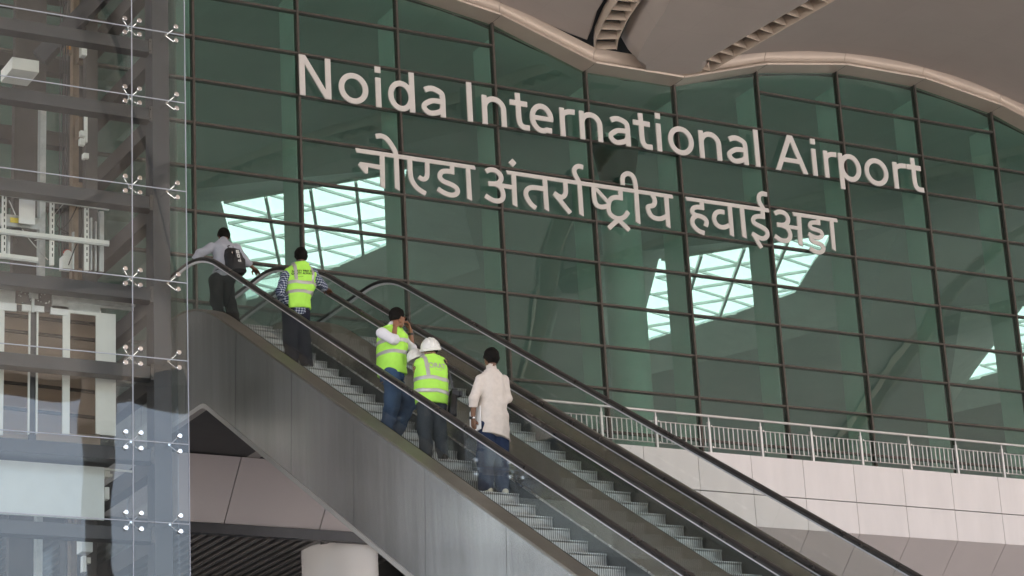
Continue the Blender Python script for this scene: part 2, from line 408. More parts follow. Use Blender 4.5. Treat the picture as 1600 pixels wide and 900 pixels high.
def leaf(poly, drop, name='ceiling_panel', spacing=1.1, rims=((.03, .012), (.052, .045), (.06, .10), (.06, .42))):
    """ceiling panel: smooth underside, edge rolled up into the slot"""
    poly = resample(poly, .35)
    area = sum(a[0] * b[1] - b[0] * a[1] for a, b in zip(poly, poly[1:] + poly[:1]))
    if area < 0: poly = poly[::-1]
    zf = lambda x, y: S(x, y) - drop
    vs, fs, n = surf(poly, zf, spacing)
    m = MB(); m.add(vs, fs)
    # rolled rim
    rim = []
    N = len(poly)
    for i, (x, y) in enumerate(poly):
        a = poly[i - 1]; b = poly[(i + 1) % N]; tx, ty = b[0] - a[0], b[1] - a[1]; l = math.hypot(tx, ty) or 1
        rim.append((x, y, ty / l, -tx / l))
    prev = [(x, y, zf(x, y)) for x, y, _, _ in rim]
    base = len(m.v); m.v += prev
    for k, (o, u) in enumerate(rims):
        m.v += [(x + nx * o, y + ny * o, zf(x, y) + u) for x, y, nx, ny in rim]
        for i in range(N):
            j = (i + 1) % N
            m.f.append((base + k * N + i, base + k * N + j, base + (k + 1) * N + j, base + (k + 1) * N + i)); m.mi.append(0)
    o = m.build(name, M['ceil'], can)
    bm = bmesh.new(); bm.from_mesh(o.data); bmesh.ops.remove_doubles(bm, verts=bm.verts, dist=1e-4); bm.to_mesh(o.data); bm.free()
    o.data.polygons.foreach_set('use_smooth', [True] * len(o.data.polygons)); o.data.set_sharp_from_angle(angle=R_(50))
    return o
GAP = .50
def curve(fn, k, ya, yb, off, n=14):
    return [(fn(k, ya + (yb - ya) * t / n) + off, ya + (yb - ya) * t / n) for t in range(n + 1)]
for k in range(-2, 4):
    # between two neighbouring troughs, against the fascia
    ya = F - .55
    P = curve(RX, k, ya, 27.9, GAP) + curve(LX, k + 1, 27.9, ya, -GAP)
    top = [(RX(k, ya) + GAP + (LX(k + 1, ya) - GAP - RX(k, ya) - GAP) * t / 12, ya) for t in range(11, 0, -1)]
    leaf(P + top, 0.0)
    # the hanging leaf between the two strips of one trough, rounded nose at the fascia
    l = curve(LX, k, 43.2, 27.3, .80) + curve(RX, k - 1, 27.2, 12.4, GAP)
    r = curve(LX, k + 1, 12.4, 27.2, -GAP) + curve(RX, k, 27.3, 43.0, -GAP + .0)
    c0 = k * PER
    nose = [(30.25 + c0, 43.55), (30.05 + c0, 43.8), (29.7 + c0, 43.93), (29.3 + c0, 43.93), (29.0 + c0, 43.85), (28.75 + c0, 43.65), (28.6 + c0, 43.4)]
    leaf(l + r + nose, .36, rims=((.012, .002), (.022, .05), (.10, .13), (.20, .28), (.34, .60)))
    for n in (2, 3, 4):
        t_, m_, b_ = YL[n - 1], YL[n], (YL[n + 1] if n < 4 else None)
        if n < 4:
            l = curve(LX, k + n - 1, t_ - .8, m_ + .1, GAP) + curve(RX, k - 1, m_ - .1, max(b_ + .8, -21.9), GAP)
            r = curve(LX, k + n, max(b_ + .8, -21.9), m_ - .1, -GAP) + curve(RX, k, m_ + .1, t_ - .8, -GAP)
        else:
            l = curve(LX, k + n - 1, t_ - .8, -21.9, GAP); r = curve(RX, k, -21.9, t_ - .8, -GAP)
        leaf(l + r, .17 if n % 2 else .0, spacing=2.2)
    # slatted strips in the slots
    for fn, hw, dz in ((RX, .27, -.27), (LX, .26, -.08)):
        m = MB(); ys = []; y = 43.62
        while y > -21.8: ys.append(y); y -= .43
        for q, y in enumerate(ys):
            x = fn(k, y); dx = fn(k, y - .2) - fn(k, y + .2); d = Vector((dx, -.4, 0)).normalized(); s_ = Vector((-d.y, d.x, 0))
            z = S(x, y) + dz
            a = Vector((x, y, z)) + s_ * hw; b = Vector((x, y, z)) - s_ * hw
            up = Vector((0, 0, .26)) - d * .10
            th = d * .012
            m.add([a - th, b - th, b + th, a + th, a - th + up, b - th + up, b + th + up, a + th + up],
                  [(0, 3, 2, 1), (4, 5, 6, 7), (0, 1, 5, 4), (1, 2, 6, 5), (2, 3, 7, 6), (3, 0, 4, 7)])
        for sg in (-1, 1):
            for ya, yb in zip(ys, ys[1:]):
                pa = Vector((fn(k, ya), ya, S(fn(k, ya), ya) + dz + .14)); pb = Vector((fn(k, yb), yb, S(fn(k, yb), yb) + dz + .14))
                d = (pb - pa).normalized(); s_ = Vector((-d.y, d.x, 0)).normalized() * hw * sg
                m.bar(pa + s_, pb + s_, .018, .34)
        m.build('slat_strip', M['slat'], can)
m = MB(); m.box((-26, -22.6, 24.95), (84, 54.2, 25.3)); m.box((-26, -22.9, 22.9), (84, -22.6, 25.3)); m.build('sun_block_deck', M['dark'], can)  # opaque slab added to keep sun out, plus the canopy's far edge

# ---------------------------------------------------------------- departures hall behind the glass
tag(MB().box((-10, F - 8.02 + .4, DECK - .5), (75, 100, DECK)).build('hall_floor', M['hall_floor']), kind='structure')
hall = tag(empty('hall_interior', (30, 70, DECK)), 'pale hall shell seen through the green glass with diamond rooflights', 'building')
m = MB(); m.box((-10, 92, DECK + 2.0), (75, 92.4, 25)); m.build('back_wall', M['hall'], hall)
for x in np.arange(-10, 76, 4.25):      # unseen open strip below the wall, added to let light in; posts only
    m = MB(); m.box((x - .06, 92, DECK), (x + .06, 92.3, DECK + 2.0)); m.build('light_gap_post', M['mullion'], hall)
for xa in (-10.4, 75):
    m = MB(); m.box((xa, F + .2, DECK), (xa + .4, 92.4, 25)); m.build('side_wall', M['hall_dark'], hall)
# ceiling with diamond openings
DIA = [(24.5, 59.7), (26.4, 57.6), (28.35, 55.5), (29.4, 58.2), (30.7, 61.1), (29.9, 64.3), (28.7, 67.9), (26.6, 63.8)]
def zc(x, y):
    t = max(0, min(1, (y - F) / 11.0)); t = t * t * (3 - 2 * t)
    return (wave_s(x) - .02) * (1 - t) + 24.0 * t
outer = [(x, F + .13) for x in np.arange(-10, 75.01, .82)] + [(75, y) for y in range(46, 92, 4)] + [(x, 92) for x in range(75, -11, -5)] + [(-10, y) for y in range(88, 45, -4)]
vs = [Vector(p) for p in outer]; edges = [(i, (i + 1) % len(outer)) for i in range(len(outer))]
dias = []; inner = []
for k in range(0, 3):
    q = 24.7 / 24.0; d = [((x + k * PER) * q, y * q) for x, y in DIA]; d = resample(d, 1.5); inner.append(d)
    gx, gy = sum(a[0] for a in d) / len(d), sum(a[1] for a in d) / len(d); d = [(gx + (x - gx) * 2.0, gy + (y - gy) * 1.4) for x, y in d]; dias.append(d)
    n0 = len(vs); vs += [Vector(p) for p in d]; edges += [(n0 + i, n0 + (i + 1) % len(d)) for i in range(len(d))]
def in_poly(x, y, poly):
    c = False
    for a in range(len(poly)):
        (x1, y1), (x2, y2) = poly[a], poly[(a + 1) % len(poly)]
        if (y1 > y) != (y2 > y) and x < (x2 - x1) * (y - y1) / (y2 - y1) + x1: c = not c
    return c
for y in np.arange(F + .8, 56, .9):
    for x in np.arange(-9.5, 75, 1.23):
        if not any(in_poly(x, y, d) for d in dias): vs.append(Vector((x, y)))
v, e, f, _, _, _ = delaunay_2d_cdt(vs, edges, [], 1, 1e-4)
m = MB(); fs = []
for q in f:
    cx = sum(v[i].x for i in q) / len(q); cy_ = sum(v[i].y for i in q) / len(q)
    if not any(in_poly(cx, cy_, d) for d in dias): fs.append(tuple(q))
m.add([(p.x, p.y, zc(p.x, p.y)) for p in v], fs)
m.build('hall_ceiling', M['hall'], hall)
for d, e_ in zip(dias, inner):     # splayed reveal round each opening
    m = MB(); n = len(d); m.add([(x, y, zc(x, y)) for x, y in d] + [(x, y, 24.7) for x, y in e_] + [(x, y, 24.78) for x, y in e_], [(i + o, (i + 1) % n + o, n + (i + 1) % n + o, n + i + o) for o in (0, n) for i in range(n)])
    m.build('rooflight_reveal', M['fin'], hall)
m = MB()
# rooflights with their lattice
for k, d in zip(range(0, 3), inner):
    m = MB(); n = len(d); m.add([(x, y, 24.79) for x, y in d], [tuple(range(n))])
    sky_ = m.build('rooflight', M['skylight'], hall)
    m = MB(); c = k * PER
    ax, ay = (24.5 + c) * 24.7 / 24, 59.7 * 24.7 / 24
    u = Vector((3.85, -4.2)) / 4.0; w = Vector((4.2, 8.2)) / 5.0
    def clipline(p, q):
        pts = [];
        for t in np.linspace(0, 1, 161):
            x, y = p[0] + (q[0] - p[0]) * t, p[1] + (q[1] - p[1]) * t
            if in_poly(x, y, d): pts.append((x, y))
        return (pts[0], pts[-1]) if len(pts) > 3 else None
    for j in range(-3, 9):       # main bars along the long side
        p = (ax + u.x * j - w.x * 4, ay + u.y * j - w.y * 4); q = (ax + u.x * j + w.x * 9, ay + u.y * j + w.y * 9)
        s_ = clipline(p, q)
        if s_: m.bar((*s_[0], 24.66), (*s_[1], 24.66), .09, .14)
    for j in range(0, 9):        # crossing bars
        p = (ax + w.x * j - u.x * 4, ay + w.y * j - u.y * 4); q = (ax + w.x * j + u.x * 9, ay + w.y * j + u.y * 9)
        s_ = clipline(p, q)
        if s_: m.bar((*s_[0], 24.67), (*s_[1], 24.67), .06, .09)
    for j in range(-5, 10):      # thin diagonals
        p = (ax + (u.x + w.x) * -4 + u.x * j * 1.0, ay + (u.y + w.y) * -4 + u.y * j); q = (p[0] + (u.x + w.x) * 13, p[1] + (u.y + w.y) * 13)
        s_ = clipline(p, q)
        if s_: m.bar((*s_[0], 24.72), (*s_[1], 24.72), .05, .08)
    m.build('lattice', M['fin'], sky_)
# round columns of the hall with their dark capitals
for k in range(-1, 3):
    x, y = 30.62 + k * PER, 48.2
    lab = {-1: 'round hall column hidden behind glass at the left of the facade', 0: 'round pale column with dark capital behind the facade glass under the long word', 1: 'round hall column behind the glass at the right end of the facade', 2: 'farthest round hall column behind the glass beyond the right end'}[k]
    if k in (-1, 2): continue
    c = tag(empty('hall_column', (x, y, DECK)), lab, 'column', 'round columns of the hall')
    m = MB(); m.tube([(x, y, DECK), (x, y, 16.0), (x, y, 21.1)], .50, 28); m.build('shaft', M['fin'], c, smooth=True)
    m = MB(); m.tube([(x, y, 21.1), (x, y, 21.5), (x, y, 22.0), (x, y, 22.35)], [.44, .47, .56, .60], 28); m.build('capital', M['hall_dark'], c, smooth=True)
    m = MB()
    for a in range(6): m.box((x - .7 + .25 * a, y - .3, 22.35), (x - .55 + .25 * a, y + .3, 22.5))
    m.build('bracket', M['fin'], c)

# ---------------------------------------------------------------- upper deck: white fascia, sloped soffit, louvres, column below
deck = tag(empty('entrance_deck', (27, 36.14, DECK)), 'upper level deck edge clad in white panels with a sloped lower row', 'deck')
YD = 36.14
seams = [26.69 - 1.195 * k for k in range(8)][::-1] + [26.69 + 1.195 * k for k in range(1, 16)]
g_ = .006
mw = MB(); ms = MB(); mb = MB()
for a, b in zip(seams, seams[1:]):
    mw.box((a + g_, YD, 10.055), (b - g_, YD + .04, 10.80)); mw.box((a + g_, YD, 9.43), (b - g_, YD + .04, 10.035))
    x0, x1 = a + g_, b - g_
    ms.add([(x0, YD, 9.425), (x1, YD, 9.425), (x1, YD + 2.8, 6.70), (x0, YD + 2.8, 6.70), (x0, YD + .04, 9.465), (x1, YD + .04, 9.465), (x1, YD + 2.84, 6.74), (x0, YD + 2.84, 6.74)],
           [(0, 1, 2, 3), (7, 6, 5, 4), (0, 4, 5, 1), (1, 5, 6, 2), (2, 6, 7, 3), (3, 7, 4, 0)])
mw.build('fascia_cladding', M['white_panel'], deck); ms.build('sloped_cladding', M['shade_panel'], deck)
mb.box((seams[0], YD + .041, 9.5), (seams[-1], YD + .2, DECK - .02))
mb.add([(seams[0], YD + .045, 9.44), (seams[-1], YD + .045, 9.44), (seams[-1], YD + 2.86, 6.725), (seams[0], YD + 2.86, 6.725)], [(0, 1, 2, 3)])
mb.build('seam_backing', M['seam'], deck)
# lower block under the escalator landing
lb = tag(empty('landing_soffit', (14.5, 33.2, 9)), 'shaded sloped cladding and dark louvred ceiling under the escalator landing', 'soffit')
xs = [13.87 - 1.62 * k for k in range(4)][::-1] + [13.87 + 1.62 * k for k in range(1, 3)]
m = MB()
for a, b in zip(xs, xs[1:]):
    x0, x1 = a + .008, b - .008
    m.add([(x0, 33.14, 9.17), (x1, 33.14, 9.17), (x1, 33.88, 8.29), (x0, 33.88, 8.29), (x0, 33.2, 9.17), (x1, 33.2, 9.17), (x1, 33.94, 8.29), (x0, 33.94, 8.29)],
          [(0, 1, 2, 3), (7, 6, 5, 4), (0, 4, 5, 1), (1, 5, 6, 2), (2, 6, 7, 3), (3, 7, 4, 0)])
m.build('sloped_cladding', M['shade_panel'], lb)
m = MB(); m.add([(xs[0], 33.21, 9.16), (xs[-1], 33.21, 9.16), (xs[-1], 33.95, 8.28), (xs[0], 33.95, 8.28)], [(0, 1, 2, 3)]); m.build('seam_backing', M['seam'], lb)
m = MB(); m.box((9.5, 33.86, 8.12), (17.2, 34.0, 8.28)); m.build('edge_trim', M['frame'], lb)
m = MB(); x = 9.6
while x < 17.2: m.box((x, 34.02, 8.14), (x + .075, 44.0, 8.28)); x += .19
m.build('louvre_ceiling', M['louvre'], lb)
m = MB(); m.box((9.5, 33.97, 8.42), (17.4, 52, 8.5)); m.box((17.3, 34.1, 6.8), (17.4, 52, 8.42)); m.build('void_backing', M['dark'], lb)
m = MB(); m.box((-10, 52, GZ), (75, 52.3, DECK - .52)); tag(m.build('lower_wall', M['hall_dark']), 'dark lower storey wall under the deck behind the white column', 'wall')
rc = tag(empty('round_column', (16.2, 34.5, GZ)), 'thick white round column under the louvred ceiling below the escalator', 'column')
x, y = U(530, 845, 34.64).x, 34.64
m = MB(); m.tube([(x, y, GZ), (x, y, 3), (x, y, 8.27)], .62, 40); m.build('shaft', M['column'], rc, smooth=True)
m = MB(); m.tube([(x, y, 5.4), (x, y, 5.412)], .6215, 40); m.build('joint_ring', M['seam'], rc)

# ---------------------------------------------------------------- railing on the deck edge
rl = tag(empty('deck_railing', (27, YD + .1, DECK)), 'stainless steel balustrade with thin vertical bars along the white deck edge', 'railing')
YR = YD + .10
posts = [27.03 + 1.18 * k for k in range(-9, 14)]
m = MB(); m.tube([(posts[0] - .2, YR, 11.53), (posts[-1] + .2, YR, 11.53)], .026, 10); m.build('top_rail', M['rail_steel'], rl, smooth=True)
for a, b in zip(posts, posts[1:]):
    m = MB()
    for z in (11.33, 10.92): m.tube([(a + .03, YR, z), (b - .03, YR, z)], .010, 6)
    for j in range(1, 11):
        xx = a + (b - a) * j / 11; m.tube([(xx, YR, 10.92), (xx, YR, 11.33)], .0105, 6)
    m.build('bar_panel', M['rail_steel'], rl)
for a in posts:
    m = MB(); m.box((a - .022, YR - .012, DECK), (a + .022, YR + .045, 11.42)); m.tube([(a, YR, 11.40), (a, YR, 11.51)], [.018, .012], 8)
    for z in (11.33, 10.92): m.tube([(a + .04, YR - .035, z), (a + .04, YR + .0, z)], .017, 8)
    m.build('post', M['rail_steel'], rl)

# a canopy column on the forecourt: behind the camera, seen mirrored in the lift tower's lower panes
p_ = U(155, 760, 67.0); xq, yq = p_.x, 54.0 - 67.0
cc = tag(empty('canopy_column', (xq, yq, GZ)), 'dark canopy column of the forecourt mirrored in the lower glass of the lift tower', 'column')
m = MB(); m.tube([(xq, yq, GZ), (xq, yq, 10), (xq, yq, 19.2)], .46, 32); m.build('shaft', M['frame'], cc, smooth=True)
m = MB(); m.tube([(xq, yq, 19.2), (xq, yq, 20.5), (xq, yq, 22.6), (xq, yq, 23.1)], [.46, .55, 1.2, 1.5], 32); m.build('capital', M['ceil'], cc, smooth=True)
# ---------------------------------------------------------------- lettering on the facade
YS = F - .19
def zp(ox, oy, sc, pts):
    return [(lambda w: (w.x, w.z))(U(ox + a / sc, oy + b / sc, YS)) for a, b in pts]
def strip(pts, w, closed=False, sm=7):
    """outline quads of a stroke of width w along a smooth centre line"""
    if sm: 
        P = smooth_path([(a, b, 0) for a, b in (pts + pts[:1] if closed else pts)], sm); pts = [(p.x, p.y) for p in P]
        if closed: pts = pts[:-1]
    n = len(pts); L = []
    for i in range(n):
        a = pts[i - 1] if (i or closed) else pts[0]; b = pts[(i + 1) % n] if (i < n - 1 or closed) else pts[-1]
        tx, ty = b[0] - a[0], b[1] - a[1]; l = math.hypot(tx, ty) or 1
        nx, ny = -ty / l * w / 2, tx / l * w / 2
        L.append(((pts[i][0] + nx, pts[i][1] + ny), (pts[i][0] - nx, pts[i][1] - ny)))
    return [[L[i][0], L[i][1], L[(i + 1) % n][1], L[(i + 1) % n][0]] for i in range(n if closed else n - 1)]
def plate(name, polys, parent, y0=YS, y1=YS + .035):
    vs = []; fs = []
    for p in polys:
        a = sum(p[i - 1][0] * p[i][1] - p[i][0] * p[i - 1][1] for i in range(len(p)))
        if abs(a) < 1e-6: continue
        n = len(vs); vs += [Vector(q) for q in p]; fs.append(list(range(n, n + len(p))) if a > 0 else list(range(n, n + len(p)))[::-1])
    v, e, f, _, _, of = delaunay_2d_cdt(vs, [], fs, 0, 1e-5)
    def hit(x, y):
        for q in polys:
            c = False
            for a in range(len(q)):
                (x1, y1), (x2, y2) = q[a - 1], q[a]
                if (y1 > y) != (y2 > y) and x < (x2 - x1) * (y - y1) / (y2 - y1) + x1: c = not c
            if c: return True
        return False
    keep = [tuple(q) for q in f if hit(sum(v[i].x for i in q) / len(q), sum(v[i].y for i in q) / len(q))]
    cnt = {}
    for q in keep:
        for i in range(len(q)): cnt[(q[i], q[(i + 1) % len(q)])] = 1
    n = len(v); m = MB()
    F2 = [q for q in keep] + [tuple(i + n for i in q[::-1]) for q in keep]
    F2 += [(a, b, b + n, a + n) for (a, b) in cnt if (b, a) not in cnt]
    m.add([(p.x, y0, p.y) for p in v] + [(p.x, y1, p.y) for p in v], F2)
    return m.build(name, M['letter'], parent)
SW, DW, HW = .128, .113, .105
# Devanagari line: strokes ('s', width, points) and filled outlines ('p', points) in views (x0, y0, scale)
V1 = (540, 195, 6.154); V2 = (740, 220, 7.5); V3 = (880, 245, 7.084); V4 = (1060, 290, 8.4125); V5 = (1190, 310, 9.0)
W1 = [(V1, 'p', [(97, 222), (1240, 393), (1251, 431), (109, 264)]),
 (V1, 'p', [(330, 285), (375, 291), (380, 612), (338, 588)]), (V1, 'p', [(466, 290), (510, 296), (523, 635), (477, 607)]),
 (V1, 's', DW, [(293, 109), (340, 106), (385, 124), (420, 160), (450, 205), (475, 250), (489, 300)]),
 (V1, 'p', [(140, 356), (335, 386), (335, 431), (217, 405), (215, 467), (190, 466), (150, 420), (122, 384)]),
 (V1, 's', DW, [(617, 320), (621, 390), (623, 450), (632, 510), (657, 565), (700, 615), (772, 663)]),
 (V1, 's', DW * .95, [(785, 350), (787, 420), (786, 480), (776, 510), (755, 522), (730, 517), (705, 497)]),
 (V1, 'p', [(1003, 375), (1045, 381), (1047, 478), (1006, 470)]),
 (V1, 's', DW, [(1045, 454), (1010, 448), (970, 444), (930, 450), (909, 480), (916, 516), (950, 545), (1010, 570), (1060, 600), (1078, 632), (1069, 660), (1035, 675), (985, 668), (930, 642), (888, 613)]),
 (V1, 'p', [(1158, 395), (1197, 401), (1218, 732), (1172, 708)])]
W2 = [(V2, 's', DW, [(145, 357), (185, 339), (235, 340), (285, 365), (318, 405), (324, 450), (300, 488), (255, 503), (176, 499)]),
 (V2, 's', DW, [(255, 505), (308, 532), (340, 585), (350, 640), (335, 685), (295, 704), (240, 699), (185, 672), (140, 640)]),
 (V2, 'p', [(310, 495), (452, 518), (452, 568), (315, 545)]), (V2, 'p', [(445, 385), (497, 392), (515, 777), (460, 745)]),
 (V2, 'p', [(455, 207), (503, 260), (462, 306), (410, 252)]),
 (V2, 'p', [(382, 345), (1345, 487), (1345, 532), (397, 389)]), (V3, 'p', [(120, 257), (1208, 420), (1220, 461), (122, 302)]),
 (V2, 'p', [(810, 440), (862, 448), (886, 827), (833, 797)]),
 (V2, 's', DW, [(822, 563), (740, 549), (680, 546), (638, 562), (616, 600), (622, 650), (650, 705), (690, 755), (732, 788)]),
 (V2, 's', DW, [(1075, 480), (1080, 540), (1081, 600), (1070, 635), (1040, 659), (1000, 648), (945, 611)]),
 (V2, 's', DW, [(948, 612), (1040, 728), (1137, 847)]),
 (V2, 'p', [(1218, 495), (1268, 502), (1293, 887), (1241, 856)]),
 (V2, 's', DW, [(1285, 310), (1235, 296), (1197, 311), (1181, 345), (1190, 390), (1215, 440), (1242, 490)]),
 (V3, 's', DW, [(337, 310), (341, 390), (347, 455), (358, 505), (385, 540), (430, 555), (490, 545)]),
 (V3, 's', DW * .8, [(362, 350), (430, 425), (500, 500)]),
 (V3, 'p', [(610, 365), (658, 372), (662, 483), (613, 474)]),
 (V3, 's', DW, [(658, 459), (620, 451), (580, 448), (535, 462), (508, 505), (503, 570), (520, 628), (565, 668), (625, 683), (680, 662), (722, 606)]),
 (V3, 's', DW, [(620, 686), (560, 740), (505, 790)]), (V3, 's', DW, [(605, 690), (670, 750), (733, 812)]),
 (V3, 'p', [(785, 360), (832, 366), (857, 747), (808, 719)]),
 (V3, 's', DW, [(662, 310), (659, 240), (675, 202), (715, 184), (758, 200), (788, 245), (803, 310), (809, 385)]),
 (V3, 'p', [(1118, 430), (1167, 437), (1190, 793), (1142, 765)]),
 (V3, 's', DW, [(985, 415), (1008, 455), (1017, 500), (997, 538), (943, 552), (950, 600), (975, 648), (1020, 678), (1080, 684), (1150, 655)])]
W3 = [(V4, 'p', [(93, 144), (1184, 300), (1196, 351), (112, 193)]),
 (V4, 'p', [(280, 205), (335, 213), (342, 319), (285, 308)]),
 (V4, 's', DW, [(338, 293), (290, 284), (245, 281), (205, 291), (186, 320), (190, 355), (225, 385), (290, 402), (345, 430), (373, 475), (362, 535)]),
 (V4, 's', DW, [(245, 394), (202, 420), (186, 465), (200, 520), (240, 570), (290, 604), (346, 624)]),
 (V4, 'p', [(650, 262), (703, 270), (735, 675), (682, 645)]),
 (V4, 's', DW, [(607, 350), (550, 340), (502, 355), (475, 400), (476, 450), (500, 503), (550, 540), (610, 545), (670, 520)]),
 (V4, 'p', [(808, 285), (862, 293), (900, 698), (845, 668)]),
 (V4, 'p', [(1082, 320), (1135, 327), (1140, 438), (1085, 427)]),
 (V4, 's', DW, [(1137, 411), (1090, 404), (1050, 402), (1005, 412), (984, 450), (1000, 490), (1050, 520), (1110, 550), (1160, 590), (1172, 640), (1155, 678), (1110, 694), (1050, 675), (970, 627)]),
 (V4, 's', DW * .92, [(990, 640), (1040, 725), (1096, 818)]),
 (V4, 's', DW, [(1166, 116), (1110, 104), (1072, 120), (1059, 165), (1070, 220), (1095, 265), (1128, 315)])]
W4 = [(V5, 's', DW, [(185, 212), (235, 188), (290, 192), (345, 225), (373, 280), (370, 330), (340, 362), (290, 374), (220, 366)]),
 (V5, 's', DW, [(290, 378), (358, 412), (398, 475), (405, 530), (385, 578), (340, 595), (275, 585), (190, 528)]),
 (V5, 'p', [(350, 368), (515, 392), (515, 442), (360, 416)]), (V5, 'p', [(497, 235), (555, 243), (583, 675), (525, 641)]),
 (V5, 'p', [(433, 189), (1058, 284), (1072, 335), (452, 244)]),
 (V5, 'p', [(770, 280), (825, 288), (828, 377), (774, 367)]),
 (V5, 's', DW * .93, [(827, 351), (780, 342), (735, 336), (695, 347), (682, 382), (705, 418), (770, 440), (828, 462), (853, 500), (844, 537), (800, 553), (740, 540), (660, 496)]),
 (V5, 's', DW * .93, [(700, 528), (702, 570), (730, 605), (785, 625), (845, 650), (873, 692), (863, 737), (820, 757), (750, 742), (682, 700)]),
 (V5, 'p', [(958, 305), (1012, 313), (1048, 742), (995, 706)])]
hs = tag(empty('hindi_sign', (22, YS, 17)), 'pale grey Devanagari letters reading the airport name in Hindi below the English line', 'sign', 'airport name lettering')
for spec in (W1, W2, W3, W4):
    polys = []
    for it in spec:
        if it[1] == 'p': polys.append(zp(*it[0], it[2]))
        else: polys += strip(zp(*it[0], it[3]), it[2])
    plate('word', polys, hs)
# Latin line
es = tag(empty('english_sign', (22, YS, 20)), 'pale grey Latin letters reading Noida International Airport high on the green glass', 'sign', 'airport name lettering')
VA, VB, VC, VD = (455, 75, 6.4), (720, 120, 6.667), (940, 165, 6.154), (1200, 100, 4.0)
LET = [('N', VA, (90, 466), (404, 514)), ('o', VA, (477, 365), (772, 430)), ('i', VA, (850, 585), (908, 594)), ('d', VA, (972, 465), (1243, 648)), ('a', VA, (1310, 575), (1550, 698)),
 ('I', VB, (75, 460), (132, 468)), ('n', VB, (232, 490), (483, 527)), ('t', VB, (510, 250), (720, 535)), ('e', VB, (720, 375), (967, 450)), ('r', VB, (1045, 612), (1187, 380)), ('n', VB, (1250, 650), (1487, 685)),
 ('a', VC, (72, 295), (285, 395)), ('t', VC, (303, 155), (492, 400)), ('i', VC, (540, 433), (588, 441)), ('o', VC, (640, 290), (887, 360)), ('n', VC, (952, 498), (1163, 530)), ('a', VC, (1213, 460), (1418, 570)), ('l', VC, (1486, 580), (1533, 587)),
 ('A', VD, (52, 660), (253, 690)), ('i', VD, (284, 695), (316, 699)), ('r', VD, (360, 705), (428, 575)), ('p', VD, (447, 660), (582, 655)), ('o', VD, (603, 640), (752, 680)), ('r', VD, (795, 770), (862, 640)), ('t', VD, (865, 632), (977, 790))]
B0 = U(455 + 90 / 6.4, 75 + 466 / 6.4, YS).z; T0 = U(455 + 78 / 6.4, 75 + 60 / 6.4, YS).z
B1 = U(1200 + 253 / 4, 100 + 690 / 4, YS).z
CAP = T0 - B0
